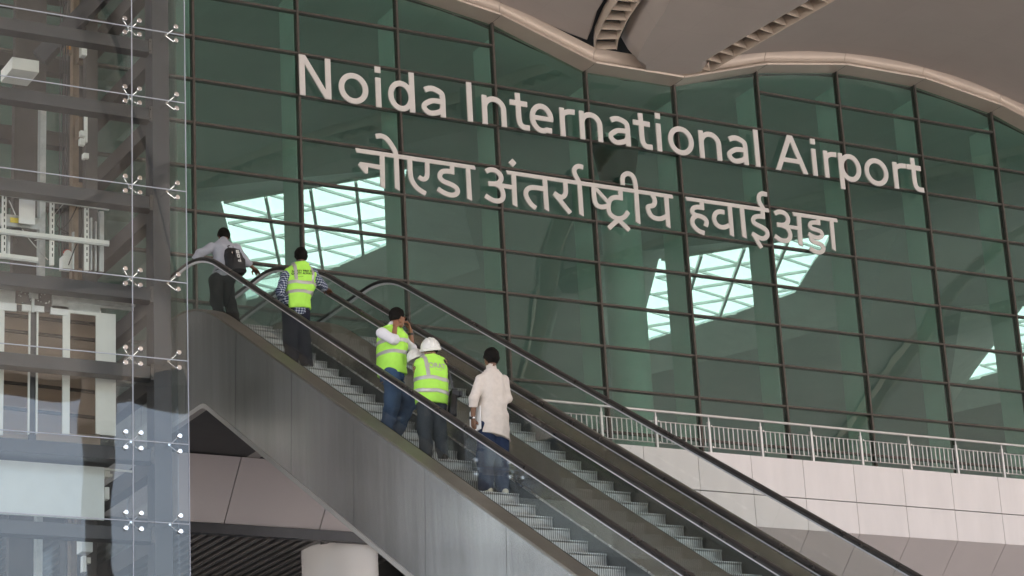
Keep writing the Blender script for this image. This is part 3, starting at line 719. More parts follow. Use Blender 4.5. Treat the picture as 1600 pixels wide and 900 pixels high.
def glyph(ch, x0, x1, zb):
    w = x1 - x0; s = SW; xh = .735; c = CAP; P = []
    def z(v): return zb + v * c
    def rect(a, b, lo, hi): P.append([(a, z(lo)), (b, z(lo)), (b, z(hi)), (a, z(hi))])
    def st(pts, wd=s, closed=False, sm=7): P.extend(strip([(a, z(b)) for a, b in pts], wd, closed, sm))
    def ell(cx, cz, rx, rzz, a0, a1, n=28): return [(cx + rx * math.cos(R_(a0 + (a1 - a0) * i / n)), cz + rzz * math.sin(R_(a0 + (a1 - a0) * i / n))) for i in range(n + 1)]
    hs_ = s / 2 / c
    if ch == 'N':
        rect(x0, x0 + s, 0, 1); rect(x1 - s, x1, 0, 1); P.append([(x0, z(1)), (x0 + s * 1.12, z(1)), (x1, z(0)), (x1 - s * 1.12, z(0))])
    elif ch in 'Il': rect((x0 + x1 - s) / 2, (x0 + x1 + s) / 2, 0, 1)
    elif ch == 'i': rect((x0 + x1 - s) / 2, (x0 + x1 + s) / 2, 0, xh); rect((x0 + x1 - s) / 2 - .005, (x0 + x1 + s) / 2 + .005, .86, 1.01)
    elif ch == 'o': st(ell((x0 + x1) / 2, xh / 2, w / 2 - s / 2, (xh + .03) / 2 - hs_, 0, 360)[:-1], s, True, 0)
    elif ch == 'd':
        rect(x1 - s, x1, 0, 1.0); st(ell((x0 + x1 - .02) / 2, xh / 2, w / 2 - s / 2 - .01, (xh + .03) / 2 - hs_, 0, 360)[:-1], s, True, 0)
    elif ch == 'p':
        rect(x0, x0 + s, -.25, xh); st(ell((x0 + x1 + .02) / 2, xh / 2, w / 2 - s / 2 - .01, (xh + .03) / 2 - hs_, 0, 360)[:-1], s, True, 0)
    elif ch == 'n':
        rect(x0, x0 + s, 0, xh); st([(x0 + s / 2, .44)] + ell((x0 + x1) / 2, xh - hs_ - .25, w / 2 - s / 2, .25, 168, 0, 14) + [(x1 - s / 2, .25), (x1 - s / 2, 0)], s, False, 0)
    elif ch == 'r':
        rect(x0, x0 + s, 0, xh); st([(x0 + s / 2, .42), (x0 + s * .55, .50), (x0 + s * .8, .585), (x0 + w * .55, xh - hs_ - .015), (x1 - .03, xh - hs_ + .0), (x1, xh - hs_)], s * .97)
    elif ch == 't':
        xs = x0 + w * .45
        st([(xs - .01, .93), (xs, .6), (xs, .30), (xs + .03, .14), (xs + .11, hs_ + .005), (x1, hs_)], s)
        rect(x0, x0 + w * .93, xh - .135, xh)
    elif ch == 'e':
        st(ell((x0 + x1) / 2, xh / 2, w / 2 - s / 2, (xh + .03) / 2 - hs_, 0, 298, 26) + [(x1 - s * .45, hs_ + .015)], s, False, 0); rect(x0 + s * .6, x1 - s * .1, .315, .315 + s / c * .88)
    elif ch == 'a':
        st([(x0 + .14 * w, xh - hs_ - .045), (x0 + .33 * w, xh - hs_ + .005), (x0 + .55 * w, xh - hs_ + .01), (x1 - s * .75, xh - hs_ - .07), (x1 - s / 2, xh - .26), (x1 - s / 2, .35), (x1 - s / 2, .15), (x1 - s / 2, 0)], s)
        st([(x1 - s / 2, .385), (x0 + .62 * w, .385), (x0 + .38 * w, .36), (x0 + s * .55, .25), (x0 + s * .55, .14), (x0 + .30 * w, hs_ - .005), (x0 + .50 * w, hs_), (x1 - s * .95, .14), (x1 - s * .5, .25)], s * .95)
    elif ch == 'A':
        xm = (x0 + x1) / 2 + .02; h = s * .56
        P.append([(x0, z(0)), (x0 + s * 1.08, z(0)), (xm + h, z(1)), (xm - h, z(1))]); P.append([(x1 - s * 1.08, z(0)), (x1, z(0)), (xm + h, z(1)), (xm - h, z(1))]); rect(x0 + w * .22, x1 - w * .22, .25, .25 + s / c * .9)
    return P
xN = U(455 + 90 / 6.4, 75 + 466 / 6.4, YS).x; xA = U(1200 + 253 / 4, 100 + 690 / 4, YS).x
for ch, v, a, b in LET:
    x0 = U(v[0] + a[0] / v[2], v[1] + a[1] / v[2], YS).x; x1 = U(v[0] + b[0] / v[2], v[1] + b[1] / v[2], YS).x
    plate('letter', glyph(ch, x0, x1, B0 + (B1 - B0) * (x0 - xN) / (xA - xN)), es)
# ================================================================== ESCALATORS (run up towards the facade)
SLP = .592
NY0, NZ0, RUN, RISE = 24.174, 6.503, .3785, .2243        # one nosing and the step pitch
def nose(Y): return NZ0 + (Y - NY0) * SLP
YT = NY0 + (DECK - NZ0) / SLP                             # top of the incline
YB = NY0 + (GZ - NZ0) / SLP                               # foot of the incline
def path(h, top, bot, ya=YB - 2.6, yb=YT + 4.4, rnd=1.0):
    """(Y,Z) polyline parallel to the nosing line at height h, levelling out at the landings"""
    zt, zb = top, bot
    yt = NY0 + (zt - h - NZ0) / SLP; y0 = NY0 + (zb - h - NZ0) / SLP
    P = [(ya, zb)]
    def fil(yc, zc_, d0, d1):
        out = []
        for i in range(9):
            t = i / 8; a = (yc - d0[0] * rnd, zc_ - d0[1] * rnd); c = (yc + d1[0] * rnd, zc_ + d1[1] * rnd)
            out.append(((1 - t) ** 2 * a[0] + 2 * t * (1 - t) * yc + t * t * c[0], (1 - t) ** 2 * a[1] + 2 * t * (1 - t) * zc_ + t * t * c[1]))
        return out
    c, s_ = 1 / math.hypot(1, SLP), SLP / math.hypot(1, SLP)
    P += fil(y0, zb, (1, 0), (c, s_)); P += fil(yt, zt, (c, s_), (1, 0)); P.append((yb, zt))
    return P
def wall(m, P, Q, x0, x1, mi=0):
    """solid between two (Y,Z) polylines of equal length"""
    n = len(P); vs = [(x0, *p) for p in P] + [(x0, *q) for q in Q] + [(x1, *p) for p in P] + [(x1, *q) for q in Q]
    fs = []
    for i in range(n - 1):
        a, b, c, d = i, i + 1, n + i + 1, n + i
        fs += [(a, b, c, d), (2 * n + d, 2 * n + c, 2 * n + b, 2 * n + a), (a, 2 * n + a, 2 * n + b, b), (d, c, 2 * n + c, 2 * n + d)]
    fs += [(0, n, 3 * n, 2 * n), (n - 1, 3 * n - 1, 4 * n - 1, 2 * n - 1)]
    m.add(vs, fs, mi)
def at_y(P, Y):
    for (a, b), (c, d) in zip(P, P[1:]):
        if a <= Y <= c + 1e-9: return b + (d - b) * (Y - a) / max(1e-9, c - a)
    return P[-1][1] if Y > P[-1][0] else P[0][1]
def resY(P, ys): return [(y, at_y(P, y)) for y in ys]
YSAMP = sorted(list(np.arange(YB - 2.6, YT + 4.41, .4)) + list(np.arange(YT - 3, YT + 2, .1)))
CX = 13.175; GH = .625         # centre line, half distance of the handrails
def make_escalator():
    e = tag(empty('escalator', (CX, 22, 5)), 'left of the two escalators, carrying the five people, brushed steel side towards the lift tower', 'escalator', 'escalators up to the deck')
    deckP = resY(path(.33, DECK + .14, GZ + .14), YSAMP)
    lowP = resY(path(-1.17, 9.19, GZ - 1.4, rnd=.12), YSAMP)
    # truss cladding on both sides, in panels
    for sx in (-1, 1):
        xo = CX + sx * .893; xi = CX + sx * .87
        m = MB(); ys = YSAMP[:]; k0 = 0; cuts = [YSAMP[0] + 2.6 * j for j in range(1, 40)]
        wall(m, [(y, z - .02) for y, z in deckP], [(y, z + .06) for y, z in lowP], min(xo, xi), max(xo, xi))
        m.build('side_cladding', M['truss'], e)
        m = MB()
        for j, yc in enumerate(np.arange(YSAMP[0] + 1.3, YT + 4, 1.85)):
            a, b = at_y(deckP, yc), at_y(lowP, yc); x = xo + sx * .0015
            m.add([(x, yc, a - .02), (x, yc + .006, a - .02), (x, yc + .10 + .006, b + .06), (x, yc + .10, b + .06)], [(0, 1, 2, 3)])
        m.build('cladding_seam', M['seam'], e)
        m = MB(); wall(m, [(y, z + .06) for y, z in lowP], [(y, z - .01) for y, z in lowP], CX + sx * .80 if sx > 0 else xo - .012, xo + .012 if sx > 0 else CX - .80)
        m.build('bottom_trim', M['trim'], e)
        # outer decking
        m = MB(); wall(m, [(y, z + .015) for y, z in deckP], [(y, z - .019) for y, z in deckP], *sorted((CX + sx * .90, CX + sx * (GH + .02))))
        m.build('outer_deck', M['deck_trim'], e)
        # inner decking (sloped) and skirt
        skP = resY(path(.10, DECK + .03, GZ + .03), YSAMP); skB = resY(path(-.35, DECK - .4, GZ - .4), YSAMP)
        m = MB(); n = len(YSAMP); xa, xb = CX + sx * (GH - .02), CX + sx * .515
        m.add([(xa, y, z) for y, z in deckP] + [(xb, y, z + .015) for y, z in skP], [(i, i + 1, n + i + 1, n + i) for i in range(n - 1)])
        m.build('inner_deck', M['inner_deck'], e)
        m = MB(); wall(m, [(y, z) for y, z in skP], skB, *sorted((CX + sx * .515, CX + sx * .535))); m.build('skirt', M['skirt'], e)
        m = MB(); wall(m, [(y, z + .022) for y, z in skP], [(y, z - .004) for y, z in skP], *sorted((CX + sx * .503, CX + sx * .523))); m.build('skirt_trim', M['steel'], e)
        # glass
        hrP = resY(path(1.0, DECK + 1.04, GZ + 1.0, rnd=.75), YSAMP)
        yg = np.arange(YB - 1.6, YT + 3.3, 1.42); nx_ = SLP / (1 + SLP * SLP)
        xg0, xg1 = CX + sx * GH - .006, CX + sx * GH + .006
        for ya, yb in zip(yg, yg[1:]):
            inc = YB + .8 < ya < YT - .6
            lean = .42 if inc else 0
            lean_b = .42 if YB + .8 < yb < YT - .6 else 0
            bot = []; topv = []
            for i in range(9):
                t = i / 8; yl = ya + .004 + (yb - ya - .008) * t; dl = lean + (lean_b - lean) * t
                bot.append((yl + dl, at_y(deckP, yl + dl) - .03)); topv.append((yl, at_y(hrP, yl) - .045))
            m = MB(); n9 = 9
            vs = [(xg0, *p) for p in bot] + [(xg0, *p) for p in topv] + [(xg1, *p) for p in bot] + [(xg1, *p) for p in topv]; fs = []
            for i in range(8):
                fs += [(i, i + 1, 10 + i, 9 + i), (18 + i, 27 + i, 28 + i, 19 + i), (9 + i, 10 + i, 28 + i, 27 + i), (i, 18 + i, 19 + i, i + 1)]
            fs += [(0, 9, 27, 18), (8, 26, 35, 17)]
            m.add(vs, fs); m.build('glass_panel', M['esc_glass'], e)
        # handrail with its return and the profile below
        hp = [(y, z) for y, z in hrP if YB - 1.7 < y < YT + 3.2]
        yE, zE = hp[-1]; yS, zS = hp[0]
        loop = hp + [(yE + .36 * math.sin(R_(a)), zE - .36 + .36 * math.cos(R_(a))) for a in range(15, 181, 15)] + [(yE - .5, zE - .72)]
        loop = [(yS + .4, zS - .72)] + [(yS - .36 * math.sin(R_(a)), zS - .36 + .36 * math.cos(R_(a))) for a in range(180, 14, -15)] + loop
        m = MB(); sec = [(-.036, -.026), (-.046, 0), (-.037, .021), (-.017, .030), (.017, .030), (.037, .021), (.046, 0), (.036, -.026)]
        vs = []; ns = len(sec)
        for i, (y, z) in enumerate(loop):
            a = loop[max(0, i - 1)]; b = loop[min(len(loop) - 1, i + 1)]; ty, tz = b[0] - a[0], b[1] - a[1]; l = math.hypot(ty, tz); ny, nz_ = -tz / l, ty / l
            for u, w_ in sec: vs.append((CX + sx * GH + u, y + ny * w_, z + nz_ * w_))
        fs = [(i * ns + k, i * ns + (k + 1) % ns, (i + 1) * ns + (k + 1) % ns, (i + 1) * ns + k) for i in range(len(loop) - 1) for k in range(ns)]
        m.add(vs, fs); m.build('handrail', M['rubber'], e, smooth=True)
        m = MB(); vs = []; sec2 = [(-.014, -.052), (-.026, -.024), (.026, -.024), (.014, -.052)]
        for i, (y, z) in enumerate(hp):
            a = hp[max(0, i - 1)]; b = hp[min(len(hp) - 1, i + 1)]; ty, tz = b[0] - a[0], b[1] - a[1]; l = math.hypot(ty, tz); ny, nz_ = -tz / l, ty / l
            for u, w_ in sec2: vs.append((CX + sx * GH + u, y + ny * w_, z + nz_ * w_))
        fs = [(i * 4 + k, i * 4 + (k + 1) % 4, (i + 1) * 4 + (k + 1) % 4, (i + 1) * 4 + k) for i in range(len(hp) - 1) for k in range(4)]
        m.add(vs, fs); m.build('handrail_profile', M['profile'], e)
    # underside and top plate
    m = MB(); wall(m, [(y, z + .02) for y, z in lowP], [(y, z) for y, z in lowP], CX - .86, CX + .86); m.build('underside', M['skirt'], e)
    m = MB(); m.box((CX - .5, YT + .25, DECK - .12), (CX + .5, YT + 4.4, DECK)); m.build('landing_plate', M['tread'], e)
    m = MB(); m.box((CX - .5, YB - 2.6, GZ - .1), (CX + .5, YB - .1, GZ + .004)); m.build('landing_plate', M['tread'], e)
    m = MB(); wall(m, [(y, z - .5) for y, z in resY(path(0, DECK - .1, GZ), YSAMP)], [(y, z - .6) for y, z in resY(path(0, DECK - .1, GZ), YSAMP)], CX - .5, CX + .5); m.build('step_track', M['dark'], e)
    # steps: tread and slightly hollow ribbed riser
    st0 = None
    k0 = -int((NZ0 - GZ) / RISE) + 0; k1 = int((DECK - NZ0) / RISE)
    prof = [(0, 0), (.39, 0), (.39, -.03), (.04, -.03), (.035, -.10), (.022, -.19), (.008, -.225), (-.012, -.225), (.004, -.19), (.014, -.10), (.012, -.03), (0, -.012)]
    m = MB(); m.prism([(CX * 0 + a, b) for a, b in prof], -.495, .495, 'x')
    st0 = m.build('step', M['riser'], None)
    st0.parent = e
    for k in range(k0, k1 + 2):
        o = st0 if k == k0 else st0.copy()
        if k != k0: COL.objects.link(o)
        o.location = Vector((CX, NY0 + RUN * k, NZ0 + RISE * k if k <= k1 else DECK)) - e.location
    return e
M['deck_trim'] = mat('brown_steel_deck', (.30, .275, .235), .42, .8, var=.08, scale=3)
M['inner_deck'] = mat('inner_steel_deck', (.46, .42, .35), .24, .9, var=.06, scale=3)
M['trim'] = mat('satin_trim', (.50, .48, .45), .5, .6)
M['skirt'] = mat('dark_skirt', (.07, .07, .068), .5, .4, var=.1, scale=3)
M['profile'] = mat('whitened_rail_profile', (.80, .80, .82), .28, .2)  # white base colour stands in for the sky reflected in the steel
esc_near = make_escalator()
esc_far = copy_tree(esc_near); esc_far.location.x += 1.80
esc_far['label'] = 'right of the two escalators, empty, nearer the white deck railing'
# signs and small things at the balustrade: none legible in the photo
# ================================================================== LIFT TOWER (left)
YT0, XR = 27.0, 10.60
tw = tag(empty('lift_tower', (9, 29, GZ)), 'glass lift tower with dark steel frame and spider fittings at the left edge', 'lift tower')
JZ = [16.6, 15.4, 14.25, 13.12, 12.16, 10.93, 9.69, 8.66, 7.58, 6.57, 5.5, 4.4, 3.3, 2.2, 1.1, 0.0, GZ]
XJ = [5.0, 7.4, 9.875, XR]
gp = .006
for a, b in zip(XJ, XJ[1:]):
    for z1, z0 in zip(JZ, JZ[1:]):
        if z1 < 5: continue
        m = MB(); m.box((a + gp, YT0, z0 + gp), (b - gp, YT0 + .016, z1 - gp)); m.build('front_pane', M['lift_glass'], tw)
m = MB()
for a, b in zip(XJ, XJ[1:]): m.box((a + gp, YT0, GZ), (b - gp, YT0 + .016, 4.4))
m.build('lower_pane', M['lift_glass'], tw)
YJ = [27.25, 29.1, 31.0]
for z1, z0 in zip(JZ, JZ[1:]):
    if z1 < 5: continue
    for a, b in zip(YJ, YJ[1:]):
        m = MB(); m.box((XR - .05, a + gp, z0 + gp), (XR - .034, b - gp, z1 - gp)); m.build('side_pane', M['lift_glass'], tw)
m = MB(); m.box((5.0, 31.0, 5), (7.4, 31.016, 16)); m.box((7.41, 31.0, 5), (9.875, 31.016, 16)); m.box((9.885, 31.0, 5), (XR - .06, 31.016, 16)); m.build('rear_pane', M['lift_glass'], tw)
# gasket lines in the joints
m = MB()
for z in JZ[:-1]: m.box((5, YT0 + .002, z - gp), (XR, YT0 + .013, z + gp))
for x in XJ[1:-1]: m.box((x - gp, YT0 + .0025, GZ), (x + gp, YT0 + .0125, 16.6))
m.build('joint_gasket', M['gasket'], tw)
m = MB(); m.box((XR, YT0 - .001, GZ), (XR + .008, YT0 + .017, 16.6)); m.build('edge_gasket', M['gasket'], tw)
# frame: columns, front beams, side beams
for x, y, w, d, mm in ((10.262, 27.30, .235, .26, 'frame'), (10.262, 30.72, .235, .25, 'framein'), (7.0, 27.30, .235, .26, 'frame'), (7.0, 30.72, .235, .25, 'framein')):
    m = MB(); m.box((x, y, GZ), (x + w, y + d, 16.6)); m.build('frame_column', M[mm], tw, bevel=.008)
for z in JZ[:13]:
    m = MB(); m.box((7.235, 27.30, z - .18), (10.262, 27.50, z - .01)); m.build('front_beam', M['frame'], tw, bevel=.006)
    m = MB(); m.box((10.29, 27.56, z - .26), (10.47, 30.72, z - .03)); m.build('side_beam', M['framein'], tw, bevel=.006)
    m = MB(); m.box((7.235, 30.74, z - .24), (10.262, 30.93, z - .02)); m.build('rear_beam', M['framein'], tw, bevel=.006)
# spider fittings
def spider(x, y, z, arms, axis='y'):
    m = MB()
    for ax, az in arms:
        if axis == 'y':
            m.tube([(x, y + .10, z), (x + ax, y + .055, z + az)], [.011, .008], 8); m.tube([(x + ax, y + .05, z + az), (x + ax, y - .006, z + az)], .014, 10)
            m.tube([(x + ax, y - .004, z + az), (x + ax, y - .014, z + az), (x + ax, y - .020, z + az)], [.033, .033, .026], 18)
        else:
            m.tube([(x - .10, y, z), (x - .055, y + ax, z + az)], [.011, .008], 8); m.tube([(x - .05, y + ax, z + az), (x + .006, y + ax, z + az)], .014, 10)
            m.tube([(x + .004, y + ax, z + az), (x + .014, y + ax, z + az), (x + .020, y + ax, z + az)], [.033, .033, .026], 18)
    if axis == 'y': m.tube([(x, y + .08, z), (x, y + .29, z)], .016, 8)
    else: m.tube([(x - .08, y, z), (x - .14, y, z)], .016, 8)
    m.build('spider_fitting', M['polish'], tw, smooth=True)
A4 = [(-.098, .098), (.098, .098), (-.098, -.098), (.098, -.098)]
for z in JZ[2:12]:
    spider(9.875, YT0, z, A4); spider(10.375, YT0, z, [(.105, .098), (.105, -.098)])
    spider(7.4, YT0, z, A4)
for z in JZ[2:11]:
    for y, arms in ((27.55, [(.098, .098), (.098, -.098)]), (29.1, A4)):
        spider(XR - .034, y, z, arms, 'x')
# guide rails and brackets in the shaft
for px, Y, w, mm, nm in ((118, 29.3, .09, 'rail', 'guide_rail'), (126, 29.5, .05, 'framein', 'guide_rail'), (143, 28.9, .17, 'framein', 'guide_post'), (67, 29.2, .08, 'galv', 'guide_rail'), (46, 30.1, .45, 'framein', 'guide_post')):
    x = U(px, 300, Y).x
    m = MB(); m.box((x - w / 2, Y, 5.6), (x + w / 2, Y + .12, 16.6 if nm == 'guide_post' or px > 100 else U(px, 150, Y).z)); m.build(nm, M[mm], tw)
for z in JZ[2:9]:
    p = U(130, 0, 29.2); x = U(130, 300, 29.2).x
    m = MB(); m.box((x - .10, 29.1, z - .75), (x + .0, 29.25, z - .45)); m.build('rail_bracket', M['rail'], tw)
def pbox(m, x0, y0, x1, y1, Y, d, mi=0):
    """box whose front face the photo shows between two pixels"""
    a = U(x0, (y0 + y1) / 2, Y); b = U(x1, (y0 + y1) / 2, Y); c = (x0 + x1) / 2
    t = U(c, y0, Y).z; q = U(c, y1, Y).z
    return m.box((a.x, Y, q), (b.x, Y + d, t), mi)
# switch boxes on the posts
m = MB(); pbox(m, 128, 66, 136, 86, 28.85, .12); tag(m.build('switch_box', M['offwhite']), 'small white switch box on the shaft post under the top glass joints', 'switch box')
m = MB(); pbox(m, 134, 173, 137, 222, 28.85, .08); pbox(m, 126, 204, 134, 212, 28.86, .07); pbox(m, 125, 216, 133, 226, 28.86, .07); pbox(m, 131, 239, 139, 247, 28.85, .09)
tag(m.build('terminal_strip', M['offwhite']), 'long white terminal strip with small connectors on the shaft post', 'switch box')
m = MB(); pbox(m, 101, 52, 113, 82, 29.2, .1); o = tag(m.build('relay_box', M['rail']), 'brown relay box with amber part beside the guide rail', 'switch box')
m = MB(); pbox(m, 105, 62, 111, 77, 29.19, .012); m.build('amber_cover', M['amber'], o)
# counterweight sill / light box at upper left
m = MB(); pbox(m, 19, 92, 61, 110, 28.4, .5); tag(m.build('sill_box', M['offwhite']), 'pale box at the end of the sloping girder in the lift shaft', 'box')
m = MB(); m.bar(U(62, 92, 29.1), U(190, -35, 29.1) + Vector((0, -.6, 0)), .16, .22); tag(m.build('shaft_girder', M['frame']), 'sloping dark girder crossing the top left of the shaft', 'girder')
# strut rack (white slotted channels) above the car
rk = tag(empty('cable_rack', U(90, 380, 27.95)), 'white slotted strut rack behind the glass with a pale sheet and yellow sticker', 'rack')
for x, ya, yb in ((7, 298, 402), (82, 307, 414), (136, 315, 422)):
    m = MB(); pbox(m, x - 3, ya, x + 3, yb, 27.95, .05)
    o = m.build('upright', M['offwhite'], rk)
    m = MB()
    for j in range(int((yb - ya - 10) / 9)): pbox(m, x - .8, ya + 8 + 9 * j, x + .8, ya + 13 + 9 * j, 27.946, .003)
    m.build('slots', M['dark'], o)
for (x0, y0, x1, y1) in ((-6, 299, 170, 324), (-6, 360, 170, 380), (-6, 398, 59, 406)):
    m = MB(); m.bar(U(x0, y0, 27.93), U(x1, y1, 27.93), .05, .05); m.build('channel', M['offwhite'], rk)
    m = MB(); m.bar(U(x0, y0 + 4, 27.93), U(x1, y1 + 4, 27.93), .03, .02); m.build('channel_lip', M['galv'], rk)
for x, ya, yb, w in ((159, 330, 424, 3.5), (143, 340, 421, 1.2), (150, 346, 423, 1.2), (115, 362, 420, 1.2), (14, 368, 400, 2)):
    m = MB(); pbox(m, x - w, ya, x + w, yb, 28.1, .05); m.build('riser_pipe', M['galv'], rk)
m = MB(); pbox(m, 30, 312, 55, 350, 27.9, .012); m.build('paper_sheet', M['white_card'], rk)
m = MB(); pbox(m, 0, 337, 62, 355, 28.0, .05); o = m.build('cable_tray', M['galv'], rk)
m = MB(); pbox(m, 16, 340, 29, 348, 27.992, .006); m.build('sticker', M['yellow'], o)
m = MB(); pbox(m, 98, 400, 113, 419, 28.2, .14); m.tube([U(105.5, 397, 28.2), U(105.5, 397, 28.34)], .055, 16); tag(m.build('governor_box', M['offwhite']), 'small white box with a rounded top behind the strut rack', 'box')
m = MB(); c_ = U(105.5, 396.5, 28.19); m.add([tuple(c_ + Vector((.062 * math.cos(R_(a)), 0, .062 * math.sin(R_(a))))) for a in range(0, 181, 15)] + [tuple(c_ + Vector((.048 * math.cos(R_(a)), 0, .048 * math.sin(R_(a))))) for a in range(180, -1, -15)], [(i, i + 1, 24 - i, 25 - i) for i in range(12)])
tag(m.build('red_arc', M['red']), 'red arc guard on the small rounded box in the shaft', 'guard')
# lift car with its door gear
lc = tag(empty('lift_car', U(90, 640, 27.7)), 'lift car with galvanised door gear over white framed glass doors in the tower', 'lift')
YC = 27.72
m = MB(); pbox(m, -60, 450, 25, 470, YC, .04); pbox(m, 82, 455, 156, 485, YC, .03); pbox(m, 84, 446, 209, 479, YC + .05, .03); m.build('header_plate', M['galv'], lc)
m = MB(); m.bar(U(106, 471, YC - .02), U(211, 478, YC - .02), .03, .03); m.bar(U(112, 468, YC - .02), U(196, 480, YC - .02), .012, .012); m.build('door_track', M['galv'], lc)
m = MB(); pbox(m, 25, 439, 81, 476, YC - .02, .02); pbox(m, 27, 476, 34, 485, YC - .02, .02); pbox(m, 70, 476, 79, 487, YC - .02, .02); bk = m.build('hanger_bracket', M['framein'], lc)
m = MB()
random.seed(3)
for _ in range(34):
    a, b = random.uniform(27, 79), random.uniform(441, 474); c_ = U(a, b, YC - .024); m.tube([c_, c_ + Vector((0, .006, 0))], random.choice((.005, .007, .010)), 8)
m.build('bolts', M['galv'], bk)
m = MB(); pbox(m, 50, 452, 54, 488, YC - .05, .03); pbox(m, 46, 452, 60, 466, YC - .045, .02); m.build('coupler', M['galv'], lc)
m = MB()
pbox(m, -40, 470, 26, 483, YC + .0, .03); pbox(m, 35, 474, 70, 486, YC, .03); pbox(m, 79, 478, 107, 492, YC, .03)
m.build('top_rail', M['white_card'], lc)
for x0, x1 in ((-45, 6), (45, 59), (97, 108), (149, 157)):
    pass
def leafdoor(x0, x1, f0, f1, yt):
    m = MB(); pbox(m, x0, yt, x0 + f0, 678, YC + .01, .03); pbox(m, x1 - f1, yt, x1, 678, YC + .01, .03); pbox(m, x0 + f0, yt, x1 - f1, yt + 3, YC + .01, .03)
    o = m.build('door_frame', M['offwhite'], lc)
    m = MB(); pbox(m, x0 + f0, yt + 3, x1 - f1, 678, YC + .03, .008); m.build('door_glass', M['door_glass'], o)
leafdoor(-50, 47, 56, 2.6, 482); leafdoor(57, 108, 2.4, 10, 484); leafdoor(108, 158, 1.2, 8, 488)
m = MB(); pbox(m, 157, 490, 181, 680, YC + .012, .03); pbox(m, 107, 483, 158, 490, YC + .005, .03); m.build('door_jamb', M['offwhite'], lc)
m = MB(); pbox(m, 47, 486, 57, 690, YC + .06, .05); m.build('door_gap', M['frame'], lc)
m = MB()
for y in (494, 519, 560, 600, 640):
    m.bar(U(-40, y - 8, YC + .35), U(160, y + 14, YC + .35), .06, .03)
m.build('interior_strip', M['framein'], lc)
m = MB(); pbox(m, -60, 470, 157, 690, YC + .6, .04); m.build('rear_panel', M['beige'], lc)
m = MB(); m.box((7.6, YC + .0, U(90, 715, YC).z), (U(181, 700, YC).x, YC + 1.0, U(90, 700, YC).z)); m.build('car_sill', M['frame'], lc)
m = MB(); pbox(m, -60, 722, 163, 806, YC + .02, .03); m.build('apron', M['apron'], lc)
m = MB(); pbox(m, 164, 731, 172, 745, YC + .1, .1); pbox(m, 166, 740, 176, 744, YC + .09, .05); pbox(m, 164, 761, 171, 780, YC + .1, .1); m.build('limit_switch', M['offwhite'], lc)
m = MB(); m.bar(U(150, 732, YC + .05), U(206, 737, YC + .05), .025, .025); m.build('cable_arm', M['offwhite'], lc)
# buffer gear below the car
m = MB(); pbox(m, 128, 833, 145, 862, 28.2, .2); pbox(m, 130, 868, 135, 893, 28.2, .1); pbox(m, 136, 871, 142, 880, 28.2, .1); tag(m.build('buffer_box', M['offwhite']), 'pale metal boxes below the lift car apron in the shaft', 'box')

for k, px in enumerate((93, 97, 101, 105)):      # hoist ropes above the car
    q = U(px, 300, 28.9); m = MB(); m.tube([(q.x, 28.9, U(px, 400, 28.9).z), (q.x, 28.9, 16.6)], .009, 6); m.build('hoist_rope', M['frame'], lc)
for z in JZ[2:12]:                                # bolted end plates of the front beams
    m = MB(); m.box((10.215, 27.285, z - .20), (10.258, 27.2985, z + .01))
    for zz in (z - .16, z - .03): m.tube([(10.236, 27.286, zz), (10.236, 27.272, zz)], .011, 8)
    m.build('end_plate', M['framein'], tw)
    m = MB(); m.bar((7.3, 27.52, z - .10), (10.2, 27.52, z - .10), .03, .03); m.build('conduit', M['galv'], tw)

random.seed(11)
for k in range(7):                                # loose wiring behind the rack
    xa, xb = random.uniform(10, 150), random.uniform(10, 150); ya, yb = random.uniform(300, 330), random.uniform(360, 415)
    a, b = U(xa, ya, 28.05), U(xb, yb, 28.08); m = MB()
    m.tube(smooth_path([a, a.lerp(b, .35) + Vector((random.uniform(-.1, .1), 0, -.12)), a.lerp(b, .7) + Vector((random.uniform(-.1, .1), 0, -.10)), b], 8), .007, 6); m.build('cable', random.choice((M['framein'], M['galv'], M['dark'])), rk)
